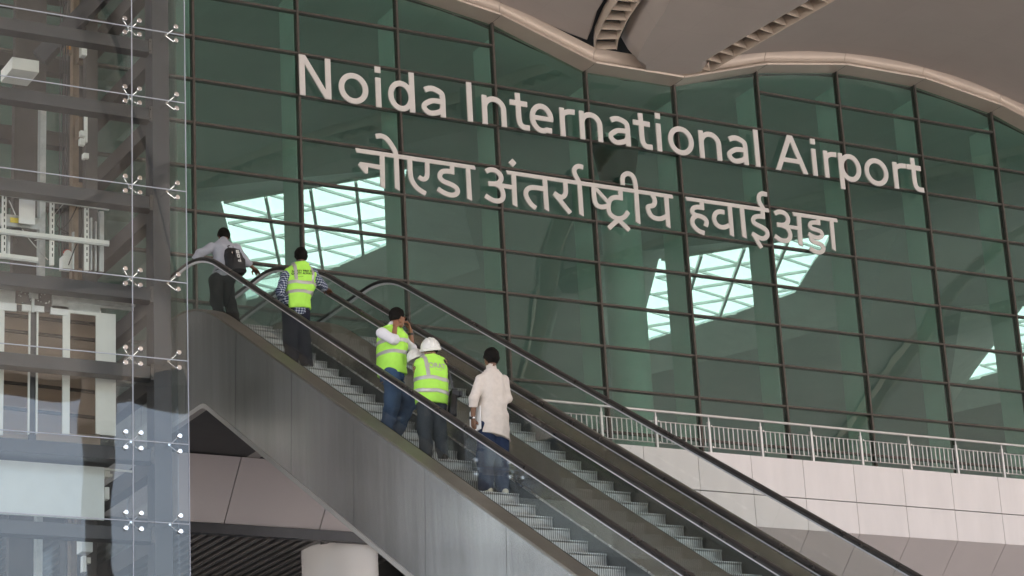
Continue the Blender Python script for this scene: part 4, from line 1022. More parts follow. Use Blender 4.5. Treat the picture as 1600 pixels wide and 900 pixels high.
# ================================================================== PEOPLE: bodies and clothes grown from distance fields
def surface_nets(D, o, h):
    """D: field on a grid (x,y,z), o: origin, h: cell size -> verts, quads"""
    ins = D < 0
    nx, ny, nz = D.shape
    c = np.zeros((nx - 1, ny - 1, nz - 1), np.int8)
    for dx in (0, 1):
        for dy in (0, 1):
            for dz in (0, 1): c += ins[dx:nx - 1 + dx, dy:ny - 1 + dy, dz:nz - 1 + dz]
    act = (c > 0) & (c < 8)
    idx = -np.ones(act.shape, np.int64); I = np.argwhere(act); idx[act] = np.arange(len(I))
    S_ = np.zeros((len(I), 3)); N_ = np.zeros(len(I))
    corners = [(a, b, d) for a in (0, 1) for b in (0, 1) for d in (0, 1)]
    V = {q: D[I[:, 0] + q[0], I[:, 1] + q[1], I[:, 2] + q[2]] for q in corners}
    for q in corners:
        for ax in range(3):
            if q[ax] == 0:
                r = list(q); r[ax] = 1; r = tuple(r)
                a, b = V[q], V[r]; cr = (a < 0) != (b < 0)
                t = np.where(cr, a / np.where(cr, a - b, 1), 0)
                p = np.zeros((len(I), 3)); p[:] = q; p[:, ax] += t
                S_[cr] += p[cr]; N_[cr] += 1
    vs = (I + S_ / N_[:, None]) * h + np.array(o)
    quads = []
    for ax in range(3):
        sl0 = [slice(None)] * 3; sl1 = [slice(None)] * 3; sl0[ax] = slice(0, -1); sl1[ax] = slice(1, None)
        a = ins[tuple(sl0)]; b = ins[tuple(sl1)]; ch = np.argwhere(a != b)
        u, v = [k for k in range(3) if k != ax]
        ok = (ch[:, u] > 0) & (ch[:, v] > 0) & (ch[:, u] < D.shape[u] - 1) & (ch[:, v] < D.shape[v] - 1); ch = ch[ok]
        def g(du, dv):
            k = ch.copy(); k[:, u] -= du; k[:, v] -= dv; return idx[k[:, 0], k[:, 1], k[:, 2]]
        q = np.stack([g(0, 0), g(1, 0), g(1, 1), g(0, 1)], 1)
        flip = a[ch[:, 0], ch[:, 1], ch[:, 2]] != (ax == 1)
        q[~flip] = q[~flip][:, ::-1]
        quads.append(q)
    return vs, np.concatenate(quads)
def smin(a, b, k):
    if k <= 0: return np.minimum(a, b)
    h = np.clip(.5 + .5 * (b - a) / k, 0, 1); return b + (a - b) * h - k * h * (1 - h)
def cap(p, a, b, ra, rb):
    a = np.array(a, np.float32); b = np.array(b, np.float32); d = b - a; q = [p[i] - a[i] for i in range(3)]
    t = np.clip((q[0] * d[0] + q[1] * d[1] + q[2] * d[2]) / max(1e-9, float(d @ d)), 0, 1)
    return np.sqrt(sum((q[i] - d[i] * t) ** 2 for i in range(3))) - (ra + (rb - ra) * t)
def ellip(p, c, r, yaw=0, pitch=0):
    x, y, z = p[0] - c[0], p[1] - c[1], p[2] - c[2]
    if yaw: x, y = x * math.cos(yaw) + y * math.sin(yaw), -x * math.sin(yaw) + y * math.cos(yaw)
    if pitch: y, z = y * math.cos(pitch) + z * math.sin(pitch), -y * math.sin(pitch) + z * math.cos(pitch)
    k0 = np.sqrt((x / r[0]) ** 2 + (y / r[1]) ** 2 + (z / r[2]) ** 2); k1 = np.sqrt((x / r[0] ** 2) ** 2 + (y / r[1] ** 2) ** 2 + (z / r[2] ** 2) ** 2) + 1e-9
    return k0 * (k0 - 1) / k1
def loft(p, tab, yaw=0, grow=0.0, ex=2.4, zlo=None, zhi=None):
    """stack of rounded sections: rows (z, cx, cy, half width, half depth)"""
    T = sorted(tab); zs = [t[0] for t in T]
    f = lambda j: np.interp(p[2], zs, [t[j] for t in T])
    a, b = f(3) + grow, f(4) + grow; x, y = p[0] - f(1), p[1] - f(2)
    if yaw: x, y = x * math.cos(yaw) + y * math.sin(yaw), -x * math.sin(yaw) + y * math.cos(yaw)
    k = (np.abs(x / a) ** ex + np.abs(y / b) ** ex) ** (1 / ex)
    d = (k - 1) * np.minimum(a, b)
    return np.maximum(d, np.maximum(p[2] - (zs[-1] if zhi is None else zhi), (zs[0] if zlo is None else zlo) - p[2]))
def wrinkle(p, amp, f=1.0, s=0.0, dirv=(.5, .3, 1)):
    a = p[0] * dirv[0] + p[1] * dirv[1] + p[2] * dirv[2]; b = p[0] * 1.0 - p[2] * .35 + p[1] * .6
    return amp * (np.sin(a * 46 * f + 2.2 * np.sin(b * 17 * f + s) + s) * .5 + np.sin(a * 23 * f - b * 31 * f + 1.7 * s + 1.5 * np.sin(a * 9)) * .6 + .5 * np.sin(b * 58 * f + a * 12 * f + s * 2.3))
def grow_mesh(name, fn, lo, hi, h, m, parent, smooth=True):
    ax = [np.arange(lo[i] - 2 * h, hi[i] + 3 * h, h, dtype=np.float32) for i in range(3)]
    p = np.meshgrid(*ax, indexing='ij', sparse=False)
    D = fn(p).astype(np.float32)
    v, q = surface_nets(D, [a[0] for a in ax], h)
    me = bpy.data.meshes.new(name); me.from_pydata(v.tolist(), [], q.tolist()); me.materials.append(m)
    bm = bmesh.new(); bm.from_mesh(me); bmesh.ops.recalc_face_normals(bm, faces=bm.faces)
    bmesh.ops.smooth_vert(bm, verts=bm.verts, factor=.35, use_axis_x=True, use_axis_y=True, use_axis_z=True); bm.to_mesh(me); bm.free()
    if smooth: me.polygons.foreach_set('use_smooth', [True] * len(me.polygons))
    o = bpy.data.objects.new(name, me); COL.objects.link(o); o.parent = parent
    return o
V3 = lambda *a: np.array(a, float)
def nrm(v): v = np.array(v, float); return v / np.linalg.norm(v)
def hand(wr, d, n, side, curl=.5, spread=.12, s=1.0, thumb=.6):
    """capsules of a hand: wrist, direction of the fingers, back-of-hand normal, side +1 thumb to the right of d x n"""
    d = nrm(d); n = nrm(np.array(n) - d * np.dot(n, d)); w = np.cross(d, n) * side
    out = []; pl = .085 * s
    for j, (off, L) in enumerate(((-.030, .066), (-.010, .076), (.011, .082), (.031, .074))):   # little, ring, middle, index
        k0 = wr + w * off * .7 * s + d * .012; k1 = wr + d * pl * (1 - .06 * abs(j - 2)) + w * off * s
        out.append((k0, k1, .0150 * s, .0130 * s))
        a = k1; ang = curl * .55; r = .0098 * s
        for ph, fr in enumerate((.46, .31, .23)):
            dd = nrm(d * math.cos(ang) - n * math.sin(ang) + w * spread * (j - 1.5) * .35)
            b = a + dd * L * 1.08 * fr * s; out.append((a, b, r, r * .9)); a = b; r *= .92; ang += curl * 1.0
    t0 = wr + w * .022 * s + d * .018; t1 = t0 + nrm(w * .85 + d * .7 - n * thumb * .5) * .042 * s; t2 = t1 + nrm(w * .35 + d * .95 - n * thumb * .7) * .034 * s; t3 = t2 + nrm(w * .05 + d * 1 - n * thumb) * .026 * s
    out += [(t0, t1, .0165 * s, .0135 * s), (t1, t2, .0125 * s, .0115 * s), (t2, t3, .0112 * s, .0095 * s)]
    return out
def face_frame(yaw, pitch=0):
    """face direction: yaw 0 = +Y, positive turns to +X; pitch>0 looks up"""
    f = V3(math.sin(yaw) * math.cos(pitch), math.cos(yaw) * math.cos(pitch), math.sin(pitch)); r = V3(math.cos(yaw), -math.sin(yaw), 0); u = np.cross(r, f)
    return f, r, u
SKIN = {}
def skin(name, c): return mat(name, c, .52, var=.08, scale=14, bump=.05, bscale=140)
def cloth(name, c, var=.05, bump=.12, rough=.85): return mat(name, c, rough, var=var, scale=9, bump=bump, bscale=420, spec=.2)
def checks(name, c0, c1, c2, pitch=.042, yaw=0.0):
    m = mat(name, c0, .85, spec=.2); t = m.node_tree; b = t.nodes['Principled BSDF']
    tc = t.nodes.new('ShaderNodeTexCoord'); sx = t.nodes.new('ShaderNodeSeparateXYZ'); t.links.new(tc.outputs['Object'], sx.inputs[0])
    def stripe(out, ph, width):
        a = t.nodes.new('ShaderNodeMath'); a.operation = 'MULTIPLY_ADD'; a.inputs[1].default_value = 1 / pitch; a.inputs[2].default_value = ph; t.links.new(out, a.inputs[0])
        f = t.nodes.new('ShaderNodeMath'); f.operation = 'FRACT'; t.links.new(a.outputs[0], f.inputs[0])
        l = t.nodes.new('ShaderNodeMath'); l.operation = 'LESS_THAN'; l.inputs[1].default_value = width; t.links.new(f.outputs[0], l.inputs[0]); return l
    sk_ = t.nodes.new('ShaderNodeMath'); sk_.operation = 'MULTIPLY_ADD'; sk_.inputs[1].default_value = .8; t.links.new(sx.outputs[1], sk_.inputs[0]); t.links.new(sx.outputs[0], sk_.inputs[2])
    h = stripe(sx.outputs[2], .2, .34); v = stripe(sk_.outputs[0], .4, .34)
    ad = t.nodes.new('ShaderNodeMath'); ad.operation = 'ADD'; t.links.new(h.outputs[0], ad.inputs[0]); t.links.new(v.outputs[0], ad.inputs[1])
    hf = t.nodes.new('ShaderNodeMath'); hf.operation = 'MULTIPLY'; hf.inputs[1].default_value = .5; t.links.new(ad.outputs[0], hf.inputs[0])
    cr = t.nodes.new('ShaderNodeValToRGB'); cr.color_ramp.interpolation = 'CONSTANT'
    e = cr.color_ramp.elements; e[0].color = (*c0, 1); e[1].position = .4; e[1].color = (*c1, 1); x = e.new(.8); x.color = (*c2, 1)
    t.links.new(hf.outputs[0], cr.inputs[0]); t.links.new(cr.outputs[0], b.inputs['Base Color'])
    return m
HV = mat('hi_vis_fabric', (.48, .93, .125), .75, var=.07, scale=6, bump=.15, bscale=380, spec=.2)
BAND = mat('reflective_tape', (.50, .49, .48), .35, .35, var=.06, scale=10)
HAIR = mat('black_hair', (.008, .007, .006), .75, var=.3, scale=60, bump=.4, bscale=160, spec=.12)
NAVY = cloth('navy_trousers', (.018, .019, .032)); BLACKT = cloth('black_trousers', (.014, .014, .016)); GREYT = cloth('grey_trousers', (.050, .060, .075))
DENIM = mat('blue_denim', (.045, .085, .17), .85, var=.30, scale=4, bump=.15, bscale=300, spec=.2)
DENIM2 = mat('dark_denim', (.018, .030, .066), .85, var=.18, scale=4, bump=.15, bscale=300, spec=.2)
LINEN = mat('beige_linen', (.64, .585, .535), .9, var=.06, scale=22, bump=.2, bscale=260, spec=.15)
PALEB = cloth('pale_grey_shirt', (.40, .42, .48)); WHITEC = cloth('white_shirt', (.72, .72, .76))
BLUECHK = checks('blue_check_shirt', (.030, .040, .085), (.20, .24, .33), (.62, .65, .70), .036)
BRNCHK = checks('brown_check_shirt', (.52, .36, .20), (.16, .10, .06), (.05, .03, .02), .030)
SHOEB = mat('black_shoe', (.015, .014, .014), .4); SHOEW = mat('cream_shoe', (.66, .62, .50), .6, var=.08, scale=20); SHOER = mat('red_shoe', (.30, .02, .025), .5)
SOLE = mat('white_sole', (.7, .7, .68), .6); GREEN = mat('green_lace', (.12, .42, .10), .6); BLK = mat('black_plastic', (.012, .012, .013), .35)
HELM = mat('white_helmet_shell', (.80, .80, .76), .28, var=.03, scale=9, coat=.3)
LENS = mat('dark_lens', (.01, .01, .012), .08); CHROME = M['polish']; PAPER = mat('paper_white', (.75, .75, .74), .7); BLUEB = mat('blue_cover', (.03, .06, .28), .5)

def person(label, base, J, skinm, tors, yaw=0, head_yaw=0, head_pitch=0, hands=(), pants=None, shoes=None, hair=True, h=.0085, leg_r=(.088, .062, .046), group=None, hairline=.03):
    """body: one continuous mesh; J holds local joints. returns (root, fields for the clothes)"""
    root = tag(empty('person', base), label, 'person', group)
    f, r, u = face_frame(head_yaw, head_pitch)
    hc = V3(*J['head'])
    sL, sR = V3(*J['sL']), V3(*J['sR'])
    def head(p):
        d = ellip(p, hc + u * .015 - f * .012, (.076, .093, .105), -head_yaw, head_pitch)
        d = smin(d, cap(p, hc + f * .045 - u * .035, hc + f * .058 - u * .078, .055, .036), .03)      # jaw, chin
        d = smin(d, cap(p, hc + f * .094 + u * .012, hc + f * .112 - u * .022, .009, .014), .014)       # nose
        d = smin(d, cap(p, hc + f * .088 + u * .028 - r * .035, hc + f * .088 + u * .028 + r * .035, .012, .012), .012)  # brow
        d = smin(d, cap(p, hc + f * .088 - u * .052 - r * .016, hc + f * .088 - u * .052 + r * .016, .009, .009), .008)  # lips
        for s in (-1, 1):
            d = np.maximum(d, -(np.sqrt(sum((p[i] - (hc + f * .100 + u * .010 + r * s * .031)[i]) ** 2 for i in range(3))) - .016))
            d = smin(d, cap(p, hc + f * .086 + u * .009 + r * s * .031, hc + f * .087 + u * .009 + r * s * .031, .011, .011), .003)
            d = smin(d, ellip(p, hc + r * s * .079 - f * .012 - u * .005, (.010, .019, .032), -head_yaw), .008)     # ear
        return d
    def arms(p, g=0.0, upto=None):
        d = None
        for s in 'LR':
            a, b, c = V3(*J['s' + s]), V3(*J['e' + s]), V3(*J['w' + s])
            e1 = cap(p, a, b, .050 + g, .041 + g); e2 = cap(p, b, c, .040 + g, .027 + g)
            e = smin(e1, e2, .02); d = e if d is None else np.minimum(d, e)
        return d
    def legs(p, g=0.0, gl=None):
        d = None; gl = gl or (g, g, g)
        for s in 'LR':
            a, b, c = V3(*J['h' + s]), V3(*J['k' + s]), V3(*J['a' + s])
            e = smin(cap(p, a, b, leg_r[0] + gl[0], leg_r[1] + gl[1]), cap(p, b, c, leg_r[1] - .004 + gl[1], leg_r[2] + gl[2]), .03)
            d = e if d is None else smin(d, e, .012)
        return d
    hcaps = []
    for hd in hands: hcaps += hd
    def body(p):
        d = smin(loft(p, tors, yaw), arms(p), .03); d = smin(d, legs(p), .03)
        nk = V3(*J['neck']); d = smin(d, cap(p, nk - (hc - nk) * .3, hc - u * .03 - f * .02, .056, .052), .025)
        d = smin(d, head(p), .02)
        for s in 'LR':
            a, t = V3(*J['a' + s]), V3(*J['t' + s]); d = smin(d, cap(p, a - V3(0, 0, .045), t, .036, .028), .02)
        if hcaps:
            lo = np.min([np.minimum(c[0], c[1]) for c in hcaps], 0)
            hd = None
            for c in hcaps:
                e = cap(p, *c); hd = e if hd is None else smin(hd, e, .005)
            d = smin(d, hd, .012)
        return d
    pts = np.array([J[k] for k in J] + [c[1] for c in hcaps]); lo = pts.min(0) - .16; hi = pts.max(0) + .16; hi[2] = max(hi[2], hc[2] + .14)
    lo[2] = -.02
    grow_mesh('body', body, lo, hi, h, skinm, root)
    if hair:
        def hr(p):
            n = wrinkle(p, .0032, 2.2, 1.3) + wrinkle(p, .0015, 5.0, .3)
            d = ellip(p, hc + u * .022 - f * .018, (.095, .110, .120), -head_yaw, head_pitch) + n
            q = [p[i] - hc[i] for i in range(3)]; df = sum(q[i] * f[i] for i in range(3)); du = sum(q[i] * u[i] for i in range(3))
            line = np.where(du > .055, .105, np.where(du > .0, .030 + (du) * .6, -.012 + du * .35))
            d = np.maximum(d, (df - line) * .8); d = np.maximum(d, (-.088 + hairline - du) * .9)
            return d
        grow_mesh('hair', hr, hc - .14, hc + .16, .0075, HAIR, root)
    fields = dict(root=root, arms=arms, legs=legs, hc=hc, f=f, r=r, u=u, J=J, tors=tors, yaw=yaw)
    if pants:
        m_, gl, zt = pants
        T = [t for t in tors if t[0] < zt + .03]
        def pf(p):
            d = smin(legs(p, 0, gl), loft(p, T, yaw, grow=.012, zhi=zt), .035)
            d = d + wrinkle(p, .0062, .7, J['kL'][0] * 9) * np.clip(1.6 - p[2] * .9, .5, 1.4)
            cut = min(J['aL'][2], J['aR'][2])
            for s in 'LR': pass
            return np.maximum(d, np.where(p[0] * 0 + 1 > 0, p[2] - zt, 0))
        al = [np.array(J['a' + s]) for s in 'LR']
        def pf2(p):
            d = pf(p)
            # hems: cut each leg just above its shoe
            near = [(p[0] - a[0]) ** 2 + (p[1] - a[1]) ** 2 for a in al]
            za = np.where(near[0] < near[1], al[0][2], al[1][2]); return np.maximum(d, (za - .055) - p[2])
        lo = np.min([J[k] for k in ('hL', 'hR', 'kL', 'kR', 'aL', 'aR')], 0) - .17; hi = np.max([J[k] for k in ('hL', 'hR', 'kL', 'kR', 'aL', 'aR')], 0) + .17; hi[2] = zt + .02
        grow_mesh('trousers', pf2, lo, hi, .0105, m_, root)
    if shoes:
        sm_, sole = shoes
        for s in 'LR':
            a, t = V3(*J['a' + s]), V3(*J['t' + s]); d_ = nrm((t - a) * V3(1, 1, 0)); heel = V3(a[0], a[1], t[2]) - d_ * .055
            def sf(p, a=a, t=t, heel=heel, d_=d_):
                d = smin(cap(p, heel + V3(0, 0, .012), t + V3(0, 0, .004), .040, .036), cap(p, heel + V3(0, 0, .05) + d_ * .03, a * .6 + t * .4 + V3(0, 0, .012), .040, .036), .03)
                return np.maximum(d, (t[2] - .026) - p[2])
            o = grow_mesh('shoe', sf, np.minimum(heel, t) - .08, np.maximum(heel, t) + V3(.08, .08, .12), .0075, sm_, root)
            def so_(p, t=t, heel=heel): return np.maximum(cap(p, heel, t, .044, .041), np.maximum(p[2] - (t[2] - .012), (t[2] - .034) - p[2]))
            grow_mesh('sole', so_, np.minimum(heel, t) - .07, np.maximum(heel, t) + .07, .0075, sole, o)
    return fields
def shirt(F_, m, zlo, zhi, grow=.022, gs=.014, cuff=(1, 1), collar=True, amp=.0045, flare=0.0, lowtab=None, slant=0.0, cr=.012):
    """cuff: share of the forearm covered by each sleeve"""
    J, T = F_['J'], list(F_['tors'])
    if lowtab: T = lowtab + [t for t in T if t[0] > lowtab[-1][0]]
    nk = V3(*J['neck'])
    def fn(p):
        d = loft(p, T, F_['yaw'], grow=grow, zhi=zhi)
        for s, cf in zip('LR', cuff):
            a, b, c = V3(*J['s' + s]), V3(*J['e' + s]), V3(*J['w' + s])
            e = cap(p, a, b, .056 + gs, .045 + gs * 1.1)
            if cf > 0:
                q = b + (c - b) * cf; e2 = cap(p, b, q, .046 + gs, .033 + gs + cr); dv = nrm(c - b)
                e2 = np.maximum(e2, sum((p[i] - q[i]) * dv[i] for i in range(3))); e = smin(e, e2, .018)
            else:
                q = a + (b - a) * (1 + cf); dv = nrm(b - a); e = np.maximum(e, sum((p[i] - q[i]) * dv[i] for i in range(3)))
            d = smin(d, e, .028)
        d = d + wrinkle(p, amp, .75, J['eL'][0] * 13 + nk[0])
        if collar: d = smin(d, np.maximum(cap(p, nk - (F_['hc'] - nk) * .2, nk + (F_['hc'] - nk) * .42, .072, .064), 0 * p[0] - 1), .012)
        d = np.maximum(d, -cap(p, nk + (F_['hc'] - nk) * .25, F_['hc'] + (F_['hc'] - nk) * .3, .055, .066))
        return np.maximum(d, zlo + slant * (p[0] - nk[0]) - p[2])
    pts = np.array([J[k] for k in ('sL', 'sR', 'eL', 'eR', 'wL', 'wR', 'neck')] + [(t[1] - t[3], t[2] - t[4], t[0]) for t in T] + [(t[1] + t[3], t[2] + t[4], t[0]) for t in T])
    lo, hi = pts.min(0) - .1, pts.max(0) + .1; lo[2] = zlo - .05
    return grow_mesh('shirt', fn, lo, hi, .0095, m, F_['root']), fn
def vest(F_, zlo, zhi, bands, strips=(), grow=.038, slant=0.0, cv=1.0, half=.205, amp=.005):
    """hi-vis vest, its tape is a part: bands = list of heights, strips = list of local x positions above the upper band"""
    J, T = F_['J'], F_['tors']; nk = V3(*J['neck']); yw = F_['yaw']
    def base(p, g):
        d = loft(p, T, yw, grow=g, zhi=zhi)
        for s in 'LR':      # shoulders
            a = V3(*J['s' + s]); d = smin(d, cap(p, nk - V3(0, 0, .05), nk + (a - nk) * .92, .050 + g * .6, .048 + g * .6), .03)
        d = d + wrinkle(p, amp, .7, nk[0] * 7 + 2)
        return d
    def fn(p):
        d = base(p, grow)
        x = p[0] - nk[0]; y = p[1] - nk[1]; xr = x * math.cos(yw) + y * math.sin(yw)
        d = np.maximum(d, np.abs(xr) - half)
        for s in 'LR':
            a, b = V3(*J['s' + s]), V3(*J['e' + s]); d = np.maximum(d, -cap(p, a + (b - a) * .2, a + (b - a) * cv, .054, .054))
        d = np.maximum(d, -cap(p, nk + (F_['hc'] - nk) * .0, F_['hc'], .070, .075))
        return np.maximum(d, zlo + slant * (p[0] - nk[0]) - p[2])
    pts = np.array([(t[1] - t[3], t[2] - t[4], t[0]) for t in T] + [(t[1] + t[3], t[2] + t[4], t[0]) for t in T] + [J['sL'], J['sR'], J['neck']])
    lo, hi = pts.min(0) - .09, pts.max(0) + .09; lo[2] = zlo - .05
    o = grow_mesh('hi_vis_vest', fn, lo, hi, .0085, HV, F_['root'])
    for zb in bands:
        def bf(p, zb=zb):
            zz = p[2] - zb - slant * .4 * (p[0] - nk[0]) - .006 * np.sin((p[0] - nk[0]) * 22 + zb * 9)
            return np.maximum(fn(p) - .0045, np.abs(zz) - .026)
        grow_mesh('reflective_band', bf, (lo[0], lo[1], zb - .09), (hi[0], hi[1], zb + .09), .007, BAND, o)
    for xs in strips:
        def sf(p, xs=xs):
            x = p[0] - nk[0]; y = p[1] - nk[1]; xr = x * math.cos(yw) + y * math.sin(yw)
            return np.maximum(np.maximum(fn(p) - .0045, np.abs(xr - xs) - .024), bands[0] + .03 - p[2])
        grow_mesh('reflective_strip', sf, (lo[0], lo[1], bands[0] - .01), hi, .007, BAND, o)
    return o, fn
def print_on(text, o, centre, size, m, parent, off=.004, rot=0.0, stretch=1.0, name='print'):
    """lettering laid on the -Y side of a garment"""
    from mathutils.bvhtree import BVHTree
    cu = bpy.data.curves.new('t', 'FONT'); cu.body = text; cu.size = size; cu.align_x = 'CENTER'; cu.align_y = 'CENTER'; cu.space_line = .9; cu.offset = size * .018
    t = bpy.data.objects.new('t', cu); COL.objects.link(t); dg = bpy.context.evaluated_depsgraph_get(); dg.update()
    me = bpy.data.meshes.new_from_object(t.evaluated_get(dg)); bpy.data.objects.remove(t); bpy.data.curves.remove(cu)
    bvh = BVHTree.FromPolygons([v.co for v in o.data.vertices], [p.vertices for p in o.data.polygons])
    c, s = math.cos(rot), math.sin(rot); vs = []
    for v in me.vertices:
        x, z = v.co.x * stretch, v.co.y; x, z = x * c - z * s, x * s + z * c
        q = Vector((centre[0] + x, -2, centre[1] + z)); hit = bvh.ray_cast(q, Vector((0, 1, 0)))
        y = hit[0].y if hit[0] is not None else centre[2]
        vs.append((q.x, y - off, q.z))
    n = len(vs); fs = [tuple(p.vertices) for p in me.polygons]
    mm = MB(); mm.v = vs; mm.f = fs; mm.mi = [0] * len(fs)
    me2 = bpy.data.meshes.new(name); me2.from_pydata(vs, [], fs); me2.materials.append(m)
    ob = bpy.data.objects.new(name, me2); COL.objects.link(ob); ob.parent = parent
    md = ob.modifiers.new('thick', 'SOLIDIFY'); md.thickness = .002; md.offset = 0
    bpy.data.meshes.remove(me)
    return ob
def helmet_fn(c, f, r, u, s=1.0):
    c = np.array(c)
    def fn(p):
        q = [p[i] - c[i] for i in range(3)]; X = sum(q[i] * r[i] for i in range(3)); Y = sum(q[i] * f[i] for i in range(3)); Z = sum(q[i] * u[i] for i in range(3))
        k0 = np.sqrt((X / (.112 * s)) ** 2 + (Y / (.140 * s)) ** 2 + (Z / (.125 * s)) ** 2)
        d = (k0 - 1) * .112 * s
        d = d - .005 * np.exp(-(X / .012) ** 2) - .004 * np.exp(-((np.abs(X) - .042) / .010) ** 2)
        shell = np.maximum(np.maximum(d, -(d + .006)), -Z - .012)
        rim = np.maximum(np.sqrt((X / (.128 * s)) ** 2 + ((Y - .018) / (.168 * s)) ** 2) - 1, 0) * .128
        br = np.maximum((np.sqrt((X / (.126 * s)) ** 2 + ((Y - .016) / (.166 * s)) ** 2) - 1) * .126, np.abs(Z + .012 - (.0 * X)) - .006); br = np.maximum(br, -(d + .008))
        lip = np.maximum(np.maximum((np.sqrt((X / (.120 * s)) ** 2 + (Y / (.148 * s)) ** 2) - 1) * .12, -d - .004), np.abs(Z + .02) - .016)
        return np.minimum(smin(shell, br, .008), lip)
    return fn
# ================================================================== THE FIVE PEOPLE
def local(base):
    b = np.array(base)
    return lambda px, py, dy=0.0: tuple(np.array(U(px, py, base[1] + dy)) - b)
def stepz(k): return NZ0 + RISE * k

# ---- beige shirt, lowest on the escalator
b5 = (13.30, NY0 + .20, stepz(0)); L = local(b5)
hd = L(767, 561, .02); nk = L(768, 582, -.01)
J = dict(head=hd, neck=nk, sL=L(751, 594, -.01), sR=L(786, 593, -.01), eL=L(740, 624, -.03), eR=L(793, 623, -.02), wL=L(739, 654, .03), wR=L(785, 625, .24),
         hL=(-.085, 0, .86), hR=(.085, 0, .86), kL=(-.095, .03, .48), kR=(.11, .03, .48), aL=(-.115, -.02, .10), aR=(.125, -.01, .10), tL=(-.175, .13, .034), tR=(.135, .16, .034))
def shift(J, hx, fx):
    for k in ('hL', 'hR', 'kL', 'kR', 'aL', 'aR', 'tL', 'tR'):
        t = min(1, max(0, (.86 - J[k][2]) / .8)); J[k] = (J[k][0] + hx + (fx - hx) * t, J[k][1], J[k][2])
h5 = L(772, 688)[0]; shift(J, h5, L(771, 762)[0])
cz = nk[2]
T5 = [(.78, h5, 0, .150, .105), (.92, h5, 0, .160, .112), (1.06, h5 * .8 + nk[0] * .2, 0, .165, .108), (1.22, h5 * .4 + nk[0] * .6, 0, .165, .110), (1.36, nk[0], -.005, .158, .102), (cz - .03, nk[0], -.01, .125, .080), (cz + .015, nk[0], -.01, .07, .06)]
hL = hand(V3(*J['wL']) + V3(0, 0, -.01), (.10, .10, -1), (-1, -.15, -.05), -1, curl=.55)
hR = hand(V3(*J['wR']), (-.3, .5, .8), (.8, .5, 0), 1, curl=.7)
SK5 = skin('brown_skin', (.17, .085, .050)); SK3 = skin('warm_brown_skin', (.27, .125, .070)); SK2 = skin('dark_brown_skin', (.145, .070, .042))
F5 = person('man in a loose beige shirt and dark jeans seen from behind, lowest on the escalator', b5, J, SK5, T5, hands=(hL, hR), pants=(DENIM2, (.030, .042, .044), .99), shoes=(SHOEW, SOLE), group='people riding the escalator', hairline=.02)
low = [(.64, h5, 0, .180, .135), (.80, h5, 0, .178, .135), (1.0, h5 * .85 + nk[0] * .15, 0, .170, .120)]
shirt(F5, LINEN, .72, cz + .03, grow=.018, gs=.011, cuff=(.42, .95), lowtab=low, slant=-.22, amp=.0068, cr=.014)
w5 = V3(*J['wL']); m = MB()
dv = nrm(V3(*J['wL']) - V3(*J['eL'])); cpt = Vector(w5 - dv * .012); m.tube([cpt - Vector(dv) * .010, cpt + Vector(dv) * .010], .036, 14); 
o = m.build('wrist_watch', CHROME, None); o.parent = F5['root']
m = MB(); c_ = Vector(w5) + Vector((-.036, -.012, .002)); m.tube([c_, c_ + Vector((-.010, -.004, 0))], .018, 14); q = m.build('watch_face', BLK, None); q.parent = o
# papers held at the left hand
pb = Vector(b5) + Vector(w5) + Vector((.045, .02, 0))
m = MB(); m.box((-.006, -.11, -.17), (.004, .11, .14)); nb = m.build('notebook', PAPER, None); nb.location = pb; nb.rotation_euler = (R_(-8), R_(8), R_(8))
tag(nb, 'white and blue papers held against the thigh of the man in the beige shirt', 'notebook')
m = MB(); m.box((.0042, -.115, -.175), (.0082, .115, .145)); m.box((-.0095, -.115, -.175), (-.0065, .115, -.06)); c = m.build('cover', BLUEB, nb); c.parent = nb; c.location = (0, 0, 0)

# ---- helmet and vest, camera on the hip
b4 = (13.09, NY0 + RUN * 3 + .20, stepz(3)); L = local(b4)
hd = L(672, 546, .10); nk = L(672, 561, .03)
J = dict(head=hd, neck=nk, sL=L(655.5, 570, .02), sR=L(690, 567, .02), eL=L(654, 592, .12), eR=L(681, 598, .20), wL=L(652, 570, .31), wR=L(682, 590, .30),
         hL=(-.085, 0, .82), hR=(.085, 0, .82), kL=(-.10, .02, .46), kR=(.10, .02, .46), aL=(-.12, -.03, .10), aR=(.115, -.03, .10), tL=(-.135, .14, .034), tR=(.13, .14, .034))
h4 = L(675, 642)[0]; shift(J, h4, L(678, 716)[0])
cz = nk[2]
T4 = [(.74, h4, 0, .158, .105), (.88, h4, 0, .175, .122), (1.02, h4, .0, .172, .122), (1.15, nk[0] * .7 + h4 * .3, .005, .175, .118), (cz - .10, nk[0], .02, .172, .105), (cz - .02, nk[0], .03, .125, .080), (cz + .02, nk[0], .03, .07, .06)]
hL = hand(V3(*J['wL']), (.5, .5, .6), (-.6, .4, .3), -1, curl=.6); hR = hand(V3(*J['wR']), (-.5, .5, .5), (.6, .4, .3), 1, curl=.6)
F4 = person('person in white helmet and lime vest marked ORAT with a camera at the hip', b4, J, SK3, T4, head_pitch=R_(-4), hands=(hL, hR), pants=(GREYT, (.022, .032, .032), .95), shoes=(SHOEB, GREEN), group='people riding the escalator')
shirt(F4, BRNCHK, .80, cz + .03, grow=.016, gs=.014, cuff=(.97, .97), amp=.004)
vo, vf = vest(F4, .735, cz + .04, (cz - .30, cz - .465), (-.125,), grow=.044, slant=-.10, half=.25, cv=.55, amp=.004)
vo['label'] = 'lime vest with grey ORAT lettering'
print_on('ORAT', vo, (nk[0] + .012, cz - .135, 0), .098, BAND, vo, stretch=.90, name='lettering')
print_on('------', vo, (nk[0] + .02, cz - .192, 0), .03, BAND, vo, stretch=1.5, name='small_line')
f, r, u = face_frame(R_(8), R_(12)); r2 = nrm(r + u * .14); u2 = np.cross(r2, f)
